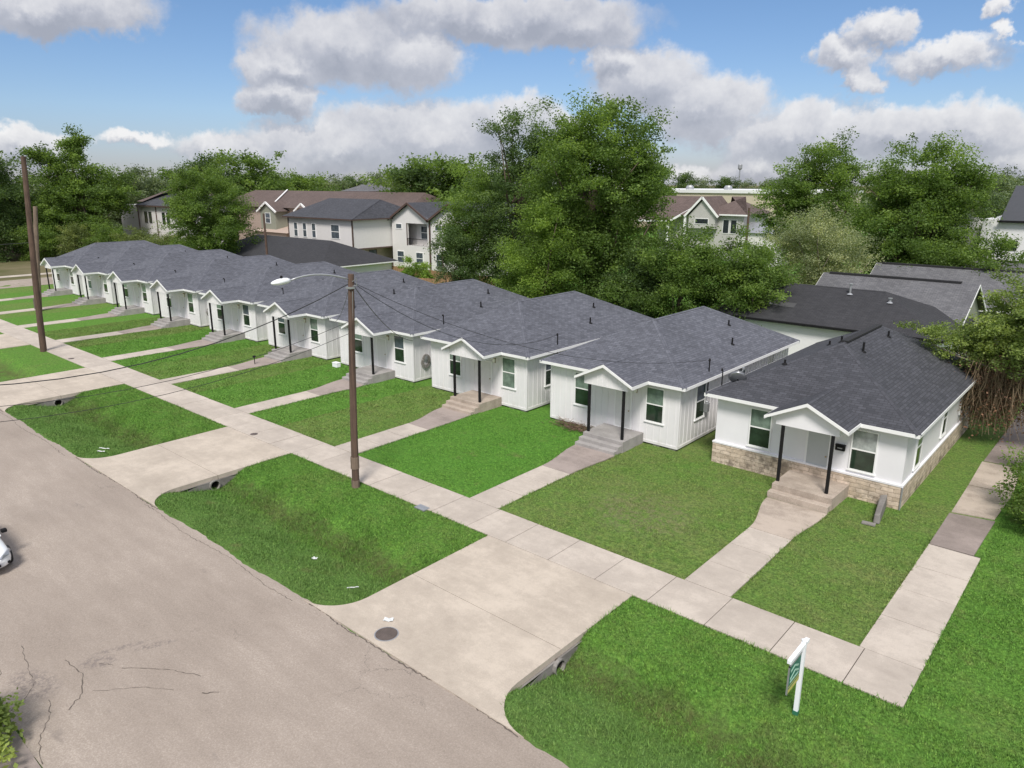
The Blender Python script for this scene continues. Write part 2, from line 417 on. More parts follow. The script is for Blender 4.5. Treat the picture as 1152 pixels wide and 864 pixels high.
M = dict(
    ground=mat_ground(), blades=mat_blades(), road=mat_asphalt(),
    walk=mat_concrete('pale_concrete', (.515, .455, .395), (.34, .295, .255), island=.05),
    drive=mat_concrete('drive_concrete', (.52, .452, .378), (.34, .29, .24), island=.03),
    oldwalk=mat_concrete('old_aggregate', (.33, .275, .25), (.17, .14, .125), island=.15),
    step=mat_concrete('step_concrete', (.36, .34, .33), (.19, .18, .175), island=.1),
    steptan=mat_concrete('tan_step_concrete', (.45, .38, .32), (.2, .16, .13), island=.1),
    culvert=mat_concrete('culvert_concrete', (.26, .245, .23), (.12, .11, .10)),
    dark=mat_plain('dark_joint', (.07, .06, .05), .95),
    white=mat_white('white_painted_board'), stucco=mat_white('white_stucco', (.80, .79, .82), .1),
    trim=mat_plain('white_trim', (.82, .82, .82), .45, var=.03),
    soffit=mat_plain('soffit_white', (.74, .74, .73), .6, var=.03),
    shingle=mat_shingle('blue_grey_shingle', (.130, .136, .164), (.078, .082, .101)),
    shingle2=mat_shingle('charcoal_shingle', (.068, .070, .084), (.040, .042, .051)),
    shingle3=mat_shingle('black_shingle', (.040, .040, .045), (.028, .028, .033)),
    shinglebrown=mat_shingle('brown_shingle', (.135, .098, .088), (.10, .072, .065)),
    shinglegrey=mat_shingle('pale_grey_shingle', (.145, .145, .155), (.10, .10, .11)),
    shinglemetal=mat_plain('dark_slate_roof', (.055, .058, .068), .6, var=.1),
    black=mat_plain('black_paint', (.009, .009, .010), .7, var=.2, spec=.25),
    door=mat_plain('white_door', (.70, .70, .69), .5, var=.04),
    doorgrey=mat_plain('grey_door', (.47, .49, .50), .5, var=.04),
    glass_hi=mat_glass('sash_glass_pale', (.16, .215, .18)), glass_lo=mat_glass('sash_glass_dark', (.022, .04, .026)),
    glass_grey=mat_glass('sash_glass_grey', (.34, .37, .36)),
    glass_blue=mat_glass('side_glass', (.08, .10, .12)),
    metal=mat_plain('galvanised_metal', (.42, .43, .45), .45, .6, var=.15),
    iron=mat_plain('rusty_iron', (.13, .105, .095), .75, .2, var=.35, fine=60, bump=.4),
    brass=mat_plain('brass_lamp', (.35, .24, .10), .4, .5),
    lampglass=mat_plain('frosted_lamp', (.85, .84, .78), .3),
    polewood=mat_wood('pole_wood', (.095, .060, .045), .05), polewood2=mat_wood('grey_pole_wood', (.17, .125, .095), .05),
    wire=mat_plain('cable_black', (.02, .02, .022), .5), wiregrey=mat_plain('cable_grey', (.22, .22, .22), .5),
    stone=mat_stone(),
    bark=mat_wood('bark', (.12, .09, .065), .3), barkpale=mat_wood('pale_bark', (.26, .22, .18), .3),
    vine=mat_plain('dead_vine', (.19, .14, .09), .9, var=.4, scale=2, fine=20),
    fence=mat_wood('fence_board', (.30, .18, .10), .3), fencepale=mat_wood('new_fence_board', (.50, .37, .18), .3),
    siding=mat_plain('pale_siding', (.68, .66, .65), .6, var=.04), sidinggrey=mat_plain('grey_siding', (.47, .455, .445), .6, var=.06),
    sidingwhite=mat_plain('white_siding', (.74, .74, .75), .6, var=.03),
    sage=mat_plain('sage_siding', (.25, .26, .21), .6, var=.06), brick=mat_plain('tan_brick', (.42, .33, .28), .8, var=.15, fine=12),
    brown=mat_plain('brown_trim', (.09, .055, .045), .6), beige=mat_plain('beige_metal_wall', (.54, .47, .37), .6, var=.06),
    carpaint=mat_plain('white_car_paint', (.78, .80, .82), .2, 0, var=.02), rubber=mat_plain('rubber', (.02, .02, .02), .8),
    headlight=mat_plain('headlight_glass', (.30, .32, .36), .1, .3), carglass=mat_glass('car_glass', (.02, .025, .03), .04, .8),
    carsilver=mat_plain('car_grille', (.3, .31, .33), .3, .7), taillight=mat_plain('red_lens', (.4, .02, .02), .2),
    signgreen=mat_plain('sign_green', (.018, .14, .105), .5, var=.1), signgold=mat_plain('sign_gold', (.52, .47, .14), .5, var=.1),
    signpale=mat_plain('sign_pale_green', (.35, .55, .45), .5), pvc=mat_plain('white_pvc', (.84, .86, .90), .35, var=.02),
    sleeve=mat_plain('sign_foot_green', (.03, .16, .09), .6), orange=mat_plain('orange_sheet', (.65, .15, .05), .6),
    paper=mat_plain('white_paper', (.60, .62, .62), .7), brush=mat_plain('dry_brush', (.16, .105, .075), .95, var=.4, fine=30),
)

# ------------------------------------------------------------------ mesh helpers
class MB:
    def __init__(s): s.v = []; s.f = []; s.mi = []; s.uv = {}
    def add(s, verts, faces, mi=0):
        o = len(s.v); s.v += [tuple(map(float, p)) for p in verts]
        for f in faces: s.f.append(tuple(i + o for i in f)); s.mi.append(mi)
        return s
    def box(s, x0, x1, y0, y1, z0, z1, mi=0):
        v = [(x, y, z) for z in (z0, z1) for y in (y0, y1) for x in (x0, x1)]
        return s.add(v, [(0, 2, 3, 1), (4, 5, 7, 6), (0, 1, 5, 4), (2, 6, 7, 3), (1, 3, 7, 5), (0, 4, 6, 2)], mi)
    def quad(s, a, b, c, d, mi=0, uv=None):
        s.add([a, b, c, d], [(0, 1, 2, 3)], mi)
        if uv: s.uv[len(s.f) - 1] = uv
        return s
    def poly(s, pts, mi=0):
        s.add(pts, [tuple(range(len(pts)))], mi); return s
    def prism(s, pts2, z0, z1, mi=0):
        n = len(pts2)
        v = [(p[0], p[1], z0) for p in pts2] + [(p[0], p[1], z1) for p in pts2]
        f = [tuple(range(n - 1, -1, -1)), tuple(range(n, 2 * n))] + [(i, (i + 1) % n, n + (i + 1) % n, n + i) for i in range(n)]
        return s.add(v, f, mi)
    def bar(s, a, b, w, h=None, mi=0):
        a = Vector(a); b = Vector(b); h = h or w
        d = (b - a).normalized(); up = Vector((0, 0, 1)) if abs(d.z) < .95 else Vector((0, 1, 0))
        x = d.cross(up).normalized() * w / 2; y = x.cross(d).normalized() * h / 2
        v = [p + i * x + j * y for p in (a, b) for (i, j) in ((-1, -1), (1, -1), (1, 1), (-1, 1))]
        return s.add(v, [(0, 1, 2, 3), (7, 6, 5, 4), (0, 4, 5, 1), (1, 5, 6, 2), (2, 6, 7, 3), (3, 7, 4, 0)], mi)
    def tube(s, pts, rad, n=8, mi=0, cap=True):
        pts = [Vector(p) for p in pts]
        if not hasattr(rad, '__len__'): rad = [rad] * len(pts)
        rings = []
        for i, p in enumerate(pts):
            d = (pts[min(i + 1, len(pts) - 1)] - pts[max(i - 1, 0)]).normalized()
            up = Vector((0, 0, 1)) if abs(d.z) < .9 else Vector((0, 1, 0))
            x = d.cross(up).normalized(); y = x.cross(d)
            rings.append([p + rad[i] * (math.cos(t) * x + math.sin(t) * y) for t in [2 * math.pi * k / n for k in range(n)]])
        v = [q for r_ in rings for q in r_]; f = []
        for i in range(len(pts) - 1):
            for k in range(n):
                f.append((i * n + k, i * n + (k + 1) % n, (i + 1) * n + (k + 1) % n, (i + 1) * n + k))
        if cap: f += [tuple(range(n - 1, -1, -1)), tuple(range((len(pts) - 1) * n, len(pts) * n))]
        return s.add(v, f, mi)
    def lathe(s, prof, n=16, c=(0, 0, 0), mi=0):
        v = []; f = []
        for r_, z in prof:
            v += [(c[0] + r_ * math.cos(2 * math.pi * k / n), c[1] + r_ * math.sin(2 * math.pi * k / n), c[2] + z) for k in range(n)]
        for i in range(len(prof) - 1):
            for k in range(n): f.append((i * n + k, i * n + (k + 1) % n, (i + 1) * n + (k + 1) % n, (i + 1) * n + k))
        f += [tuple(range(n - 1, -1, -1)), tuple(range((len(prof) - 1) * n, len(prof) * n))]
        return s.add(v, f, mi)
    def build(s, name, mats, parent=None, loc=None, smooth=False, bevel=0):
        me = bpy.data.meshes.new(name)
        me.from_pydata(s.v, [], s.f)
        mats = mats if isinstance(mats, (list, tuple)) else [mats]
        for m in mats: me.materials.append(m)
        if len(mats) > 1: me.polygons.foreach_set('material_index', s.mi)
        if s.uv:
            ul = me.uv_layers.new(name='UVMap')
            for fi, uvs in s.uv.items():
                for li, u in zip(me.polygons[fi].loop_indices, uvs): ul.data[li].uv = u
        if smooth: me.polygons.foreach_set('use_smooth', [True] * len(me.polygons))
        me.update()
        o = bpy.data.objects.new(name, me); C.objects.link(o)
        if parent: o.parent = parent
        if loc: o.location = loc
        if bevel:
            bv = o.modifiers.new('bevel', 'BEVEL'); bv.width = bevel; bv.segments = 2; bv.limit_method = 'ANGLE'
        return o

def tag(o, label=None, cat=None, group=None, kind=None):
    if label: o['label'] = label
    if cat: o['category'] = cat
    if group: o['group'] = group
    if kind: o['kind'] = kind
    return o
def empty(name, loc, label, cat, group=None, rz=0):
    o = bpy.data.objects.new(name, None); C.objects.link(o)
    o.empty_display_size = .3
    o.location = loc; o.rotation_euler = (0, 0, rz)
    return tag(o, label, cat, group)
def copy_tree(o, parent=None):
    c = o.copy(); C.objects.link(c)
    if parent: c.parent = parent
    for ch in list(o.children): copy_tree(ch, c)
    return c

# ------------------------------------------------------------------ terrain
# walks and drives, used for the slabs, the ditch and to keep grass off them
YSL, YSU, YR = 18.89, 20.88, 11.55
DRIVES = [(-17.6, -11.12), (-37.4, -31.15), (-57.75, -51.1), (-76.4, -69.8), (-96.6, -90.2)]
HX = [-14.68] + [-24.79 - 9.95 * i for i in range(9)]
WALKS = [(-10.3, -8.64), (-20.58, -18.93), (-30.28, -28.6)] + [(-24.79 - 9.95 * i + 4.38, -24.79 - 9.95 * i + 5.98) for i in range(2, 9)]
RW = (-4.6, -2.92)

def height(x, y):
    t = np.clip((y - 11.9) / 2.8, 0, 1); t = t * t * (3 - 2 * t)
    u = np.clip((16.5 - y) / 1.5, 0, 1); u = u * u * (3 - 2 * u)
    d = -.58 * np.minimum(t, u)
    inr = ((x > -108) & (x < 60)).astype(float)
    bump = .018 * np.sin(x * 1.7 + 1.3 * np.sin(y * .9)) * np.sin(y * 1.3 + x * .4) + .03 * np.sin(x * .31 + 2) * np.sin(y * .37)
    # keep slabs clear of the swells
    lawn = ((y > 21.2) & (y < 31)).astype(float)
    return d * inr + bump * (lawn * .8 + (np.minimum(t, u) > .05) * 1.8) - .012

def lines(*seg):
    out = []
    for a, b, st in seg: out += list(np.arange(a, b, st))
    return np.array(sorted(set(np.round(out, 4))))
xs = lines((-2500, -400, 300), (-400, -120, 40), (-120, -80, 1.0), (-80, 14, .3), (14, 60, 4), (60, 400, 40), (400, 2501, 300))
ys = lines((-2500, -200, 300), (-200, 0, 40), (0, 11, 1.0), (11, 19.6, .12), (19.6, 32, .35), (32, 60, 2), (60, 400, 40), (400, 2801, 300))
X, Y = np.meshgrid(xs, ys)
Z = height(X, Y)
nx, ny = len(xs), len(ys)
me = bpy.data.meshes.new('ground')
V = np.stack([X.ravel(), Y.ravel(), Z.ravel()], 1)
idx = (np.arange(ny - 1)[:, None] * nx + np.arange(nx - 1)[None, :]).ravel()
F = np.stack([idx, idx + 1, idx + nx + 1, idx + nx], 1)
def np_mesh(me, V, F):
    nv, nf, k = len(V), len(F), F.shape[1]
    me.vertices.add(nv); me.vertices.foreach_set('co', V.astype(np.float32).ravel())
    me.loops.add(nf * k); me.loops.foreach_set('vertex_index', F.astype(np.int32).ravel())
    me.polygons.add(nf); me.polygons.foreach_set('loop_start', (np.arange(nf) * k).astype(np.int32))
    me.polygons.foreach_set('loop_total', np.full(nf, k, np.int32))
    me.update(calc_edges=True); me.validate()
np_mesh(me, V, F)
me.polygons.foreach_set('use_smooth', np.ones(len(me.polygons), bool))
me.materials.append(M['ground'])
o = bpy.data.objects.new('ground', me); C.objects.link(o); tag(o, kind='structure')

# ---- road with a ragged edge
def ragged(x):
    return .05 * math.sin(x * .9) + .025 * math.sin(x * 2.9 + 1 + math.sin(x * .7) * 2) + .018 * math.sin(x * 13.1 + 2 * math.sin(x)) + .014 * math.sin(x * 29 + 3 * math.sin(x * 1.7))
mb = MB()
xr = list(np.arange(-109, 61, .25))
for i in range(len(xr) - 1):
    a, b = xr[i], xr[i + 1]
    ya, yb = YR + .05 + ragged(a), YR + .05 + ragged(b)
    mb.quad((a, 3.5 + ragged(a + 9), .012), (b, 3.5 + ragged(b + 9), .012), (b, yb, .012), (a, ya, .012))
    mb.quad((a, ya, .012), (b, yb, .012), (b, yb + .03, -.05), (a, ya + .03, -.05))
def crack(mb, pts, w, z, mi):
    pts2 = []
    r_ = random.Random(len(pts) * 17 + int(pts[0][0] * 10))
    for (a, b) in zip(pts[:-1], pts[1:]):
        for k in range(6):
            t = k / 6; pts2.append((a[0] + (b[0] - a[0]) * t + r_.uniform(-1, 1) * .035, a[1] + (b[1] - a[1]) * t + r_.uniform(-1, 1) * .035))
    pts2.append(pts[-1])
    for i, (a, b) in enumerate(zip(pts2[:-1], pts2[1:])):
        d = Vector((b[0] - a[0], b[1] - a[1], 0)); 
        if d.length < 1e-4: continue
        n = Vector((-d.y, d.x, 0)).normalized() * w * r_.uniform(.3, 1)
        mb.quad((a[0] - n.x, a[1] - n.y, z), (b[0] - n.x, b[1] - n.y, z), (b[0] + n.x, b[1] + n.y, z), (a[0] + n.x, a[1] + n.y, z), mi)
CR = CRACKS = []
mb_road = mb
# long seam of the asphalt along the driveway aprons and the cracks at the near end
for x0, x1 in DRIVES:
    xx = np.arange(x0 - 1.2, x1 + 1.6, .6)
    crack(mb, [(x, YR + ragged(x) + .02 - .03) for x in xx], .028, .0165, 1)
for x0 in (-30.5, -50.5, -70): crack(mb, [(x, YR - .22 + .08 * math.sin(x)) for x in np.arange(x0, x0 + 11.5, .8)], .014, .0165, 1)
# old scratches, tyre scuffs and cracks at the near end
for pts, w in (([(-19.9, 6.2), (-19.3, 6.75), (-18.6, 7.2), (-17.9, 7.5)], .014), ([(-19.5, 5.3), (-18.7, 6.2), (-17.9, 6.75)], .010), ([(-20.6, 5.9), (-20.2, 6.1)], .012), ([(-17.2, 7.2), (-16.9, 7.5)], .025),
               ([(-20.2, 3.55), (-20.6, 4.1), (-21.1, 4.4), (-22.0, 4.5), (-23.2, 4.7)], .011), ([(-17.6, 3.5), (-18.6, 3.75), (-19.3, 4.2), (-20.0, 4.4)], .014), ([(-19.2, 4.6), (-19.6, 5.1), (-20.5, 5.4), (-21.5, 5.3)], .016), ([(-21.6, 3.55), (-22.2, 3.9), (-23.4, 4.0)], .013)):
    crack(mb, pts, w, .0165, 1)
road = mb.build('road', [M['road'], mat_plain('asphalt_crack', (.115, .095, .08), .95)]); tag(road, kind='structure')

# ---- side street at the far left
mb = MB(); mb.quad((-118.6, -60, .016), (-110, -60, .016), (-110, 140, .016), (-118.6, 140, .016)); tag(mb.build('side_street', M['road']), kind='structure')
mb = MB(); mb.box(-124.4, -122.4, -60, 140, -.05, .04); tag(mb.build('side_pavement', M['walk']), kind='structure')
mb = MB(); mb.box(-110, 60, .9, 3.46, -.05, .022); tag(mb.build('near_pavement', M['oldwalk']), kind='structure')

# ---- pavement slabs along the houses, with open joints
mb = MB(); x = -109.0; G_ = .012
r_ = random.Random(3)
while x < RW[1] - .1:
    L = 2.05
    x2 = min(x + L, RW[1])
    z = .035 + r_.uniform(-.006, .006)
    mb.box(x + G_, x2 - G_, YSL, YSU, -.12, z)
    x = x2
mb.box(-109, RW[1] - .02, YSL + .02, YSU - .02, -.13, .012, 1)
tag(mb.build('pavement', [M['walk'], M['dark']], bevel=.008), kind='structure')

# ---- driveways: apron + slab, rounded where they meet the road
for x0, x1 in DRIVES:
    mb = MB(); r0 = 1.45
    def arc(cx, cy, a0, a1, r, n=8): return [(cx + r * math.cos(R(a0 + (a1 - a0) * k / n)), cy + r * math.sin(R(a0 + (a1 - a0) * k / n))) for k in range(n + 1)]
    yj = 15.0
    left = arc(x0 - r0, YR + .03 + r0, 0, -90, r0)      # from (x0, YR+r0) to (x0-r0, YR)
    right = arc(x1 + r0, YR + .03 + r0, -90, -180, r0)
    poly = [(x0, yj - .012)] + left + [(x1 + r0 - 2 * r0 - (x1 - x0) * f, YR + .03) for f in ()] + right + [(x1, yj - .012)]
    mb.prism(poly, -.16, .036)
    mb.prism([(x0, yj + .012), (x1, yj + .012), (x1, YSL - .03), (x0, YSL - .03)], -.16, .033)
    mb.box(x0 + .02, x1 - .02, YSL - .06, YSL + .015, -.15, .008, 1)
    mb.box(x0 + .03, x1 - .03, yj - .05, yj + .05, -.15, .012, 1)
    tag(mb.build('driveway', [M['drive'], M['dark']]), kind='structure')
    # headwalls and the pipe that carries the ditch under the drive
for i, (x0, x1) in enumerate(DRIVES[:4]):
    where = ['at the nearest driveway', 'at the second driveway from the sign', 'at the third driveway from the sign', 'at the fourth driveway from the sign'][i]
    for sgn, xe in ((1, x1), (-1, x0)):
        rt_ = empty('culvert', (xe, 14.75, 0), ('grey concrete ditch culvert on the near side ' if sgn > 0 else 'grey concrete ditch culvert on the far side ') + where, 'culvert', 'ditch culverts under the driveways')
        mb = MB()
        # wall with the round opening, a ring of quads
        n = 24; cx, cz, rr = 0, -.36, .21
        ring = [(cx + rr * math.cos(2 * math.pi * k / n), cz + rr * math.sin(2 * math.pi * k / n)) for k in range(n)]
        def outer(t):
            c, s_ = math.cos(t), math.sin(t); hx, hz0, hz1 = 1.95, -.40, .19
            k = min(hx / max(abs(c), 1e-6), (hz1 if s_ > 0 else -hz0) / max(abs(s_), 1e-6)); return (cx + c * k, cz + s_ * k)
        out = [outer(2 * math.pi * (k) / n) for k in range(n)]
        th = .07 * sgn
        for k in range(n):
            k2 = (k + 1) % n
            mb.quad((th, out[k][0], out[k][1]), (th, out[k2][0], out[k2][1]), (th, ring[k2][0], ring[k2][1]), (th, ring[k][0], ring[k][1]))
            mb.quad((th, ring[k][0], ring[k][1]), (th, ring[k2][0], ring[k2][1]), (-th * 8, ring[k2][0], ring[k2][1]), (-th * 8, ring[k][0], ring[k][1]), 1)
        mb.box(min(0, th), max(0, th), -1.55, 1.55, -.165, -.1695) if False else None
        mb.poly([(-th * 8, p[0], p[1]) for p in ring], 1)
        mb.quad((0.0, -1.95, -.166), (th, -1.95, -.166), (th, 1.95, -.166), (0.0, 1.95, -.166))
        mb.build('headwall', [M['culvert'], M['dark']], rt_)
        mb = MB(); pts = []
        for k in range(n):
            a0 = 2 * math.pi * k / n; a1 = 2 * math.pi * (k + 1) / n
            for (ra, xa, rb, xb) in ((.21, th, .21, th * 2.6), (.21, th * 2.6, .255, th * 2.6), (.255, th * 2.6, .255, th)):
                mb.quad((xa, ra * math.cos(a0), cz + ra * math.sin(a0)), (xa, ra * math.cos(a1), cz + ra * math.sin(a1)), (xb, rb * math.cos(a1), cz + rb * math.sin(a1)), (xb, rb * math.cos(a0), cz + rb * math.sin(a0)))
        mb.build('pipe', M['culvert'], rt_)

# ---- front walks: pale slab part, then the older flared part up to the steps
for i, (a, b) in enumerate(WALKS):
    xh = HX[i]; mb = MB()
    ym = 26.2 if i == 0 else 25.9
    cut = [YSU + .015] + [YSU + .015 + (ym - YSU) * k / 3 for k in (1, 2)] + [ym]
    for y0, y1 in zip(cut[:-1], cut[1:]): mb.box(a, b, y0 + .01, y1 - .01, -.1, .03 + .002 * ((i * 7 + int(y0)) % 3))
    s0, s1 = (xh + 3.75, xh + 6.3) if i == 0 else (xh + 3.68, xh + 6.1)
    ye = 29.4 if i == 0 else 29.28
    n = 8; Lp = []; Rp = []
    for k in range(n + 1):
        t = k / n; e = t * t * (3 - 2 * t); yy = ym + .01 + (ye - ym) * t
        Lp.append((a + (s0 - a) * e, yy)); Rp.append((b + (s1 - b) * e, yy))
    mb.prism(Lp[::-1] + Rp, -.1, .034, 1)
    mb.box(a + .02, b - .02, YSU, ym + .05, -.11, .01, 2)
    tag(mb.build('path', [M['walk'], M['steptan'] if i == 0 else M['oldwalk'], M['dark']]), kind='structure')
# the long path on the right
mb = MB(); cut = [YSU + .012, 23.1, 25.2, 27.2, 29.3]
for k, (y0, y1) in enumerate(zip(cut[:-1], cut[1:])): mb.box(RW[0], RW[1], y0 + .01, y1 - .01, -.1, .032 + .003 * (k % 2))
mb.prism([(-4.6, 29.36), (-3.15, 29.4), (-3.05, 33.2), (-4.62, 32.9)], -.1, .03, 1)
mb.prism([(-4.58, 33.1), (-3.1, 33.4), (-2.95, 36.8), (-4.62, 36.7)], -.1, .027, 3)
mb.prism([(-4.62, 36.8), (-2.95, 36.9), (-3.1, 40.6), (-4.7, 40.5)], -.1, .031, 3)
mb.prism([(-4.66, 40.7), (-3.2, 40.8), (-3.0, 52), (-4.5, 52)], -.1, .029, 1)
mb.box(RW[0] + .02, RW[1] - .02, YSU, 29.4, -.11, .01, 2)
tag(mb.build('side_path', [M['walk'], M['oldwalk'], M['dark'], M['steptan']]), kind='structure')

# ------------------------------------------------------------------ houses
def hip_roof(mb, x0, x1, y0, y1, ze, zr, axis='y', gable=False, mi=0, t=.05, hip=None):
    """roof planes with shingle UVs; axis = ridge direction"""
    if axis == 'y':
        hw = (x1 - x0) / 2; xc = (x0 + x1) / 2; g0 = 0 if gable else hw
        a, b = (xc, y0 + g0, zr), (xc, y1 - g0, zr)
        corners = [(x0, y0, ze), (x1, y0, ze), (x1, y1, ze), (x0, y1, ze)]
        faces = [((corners[1], corners[2], b, a)), ((corners[3], corners[0], a, b))]
        tri = [(corners[0], corners[1], a), (corners[2], corners[3], b)]
    else:
        hw = (y1 - y0) / 2; yc = (y0 + y1) / 2; g0 = 0 if gable else (hip or hw)
        a, b = (x0 + g0, yc, zr), (x1 - g0, yc, zr)
        corners = [(x0, y0, ze), (x1, y0, ze), (x1, y1, ze), (x0, y1, ze)]
        faces = [((corners[0], corners[1], b, a)), ((corners[2], corners[3], a, b))]
        tri = [(corners[3], corners[0], a), (corners[1], corners[2], b)]
    def uvs(pts):
        p0, p1 = Vector(pts[0]), Vector(pts[1]); e = (p1 - p0).normalized()
        n = e.cross(Vector(pts[-1]) - p0).normalized(); s_ = n.cross(e)
        return [((Vector(p) - p0).dot(e), (Vector(p) - p0).dot(s_)) for p in pts]
    for f in faces: mb.quad(*f, mi=mi, uv=uvs(f))
    if not gable:
        for f in tri:
            mb.poly(list(f), mi); mb.uv[len(mb.f) - 1] = uvs(f)
    # drip edge
    if not gable:
        for k in range(4):
            p, q = corners[k], corners[(k + 1) % 4]
            mb.quad((p[0], p[1], ze - t), (q[0], q[1], ze - t), q, p, mi, uv=[(0, 0), (1, 0), (1, .05), (0, .05)])
    return a, b

def ridge_caps(mb, segs, w=.13, mi=0):
    for a, b in segs:
        a = Vector(a) + Vector((0, 0, .012)); b = Vector(b) + Vector((0, 0, .012))
        d = (b - a); h = Vector((d.y, -d.x, 0)).normalized() * w
        drop = Vector((0, 0, -w * .42))
        L = d.length
        mb.quad(a + h + drop, b + h + drop, b, a, mi, uv=[(0, 0), (L, 0), (L, .14), (0, .14)])
        mb.quad(b - h + drop, a - h + drop, a, b, mi, uv=[(0, 0), (L, 0), (L, .14), (0, .14)])

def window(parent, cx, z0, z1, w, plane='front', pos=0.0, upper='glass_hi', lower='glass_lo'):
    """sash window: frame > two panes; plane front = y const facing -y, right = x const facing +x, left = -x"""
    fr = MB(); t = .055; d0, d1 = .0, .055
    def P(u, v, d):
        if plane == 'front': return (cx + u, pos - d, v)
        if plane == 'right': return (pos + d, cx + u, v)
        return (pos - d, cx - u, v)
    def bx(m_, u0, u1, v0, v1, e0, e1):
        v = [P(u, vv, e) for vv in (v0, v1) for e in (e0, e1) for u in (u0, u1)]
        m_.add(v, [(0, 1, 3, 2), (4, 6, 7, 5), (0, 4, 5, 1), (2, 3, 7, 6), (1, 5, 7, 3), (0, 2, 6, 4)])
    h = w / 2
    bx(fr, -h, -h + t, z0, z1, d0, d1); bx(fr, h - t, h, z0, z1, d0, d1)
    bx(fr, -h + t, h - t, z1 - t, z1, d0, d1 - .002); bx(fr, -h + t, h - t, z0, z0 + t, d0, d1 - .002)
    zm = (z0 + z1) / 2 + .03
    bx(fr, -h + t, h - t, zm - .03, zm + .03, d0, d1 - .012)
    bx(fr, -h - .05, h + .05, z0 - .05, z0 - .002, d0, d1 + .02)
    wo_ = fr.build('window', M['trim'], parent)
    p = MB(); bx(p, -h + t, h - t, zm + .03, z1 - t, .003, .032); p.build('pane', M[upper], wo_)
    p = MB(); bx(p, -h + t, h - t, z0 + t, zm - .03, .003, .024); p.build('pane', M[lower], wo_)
    return wo_

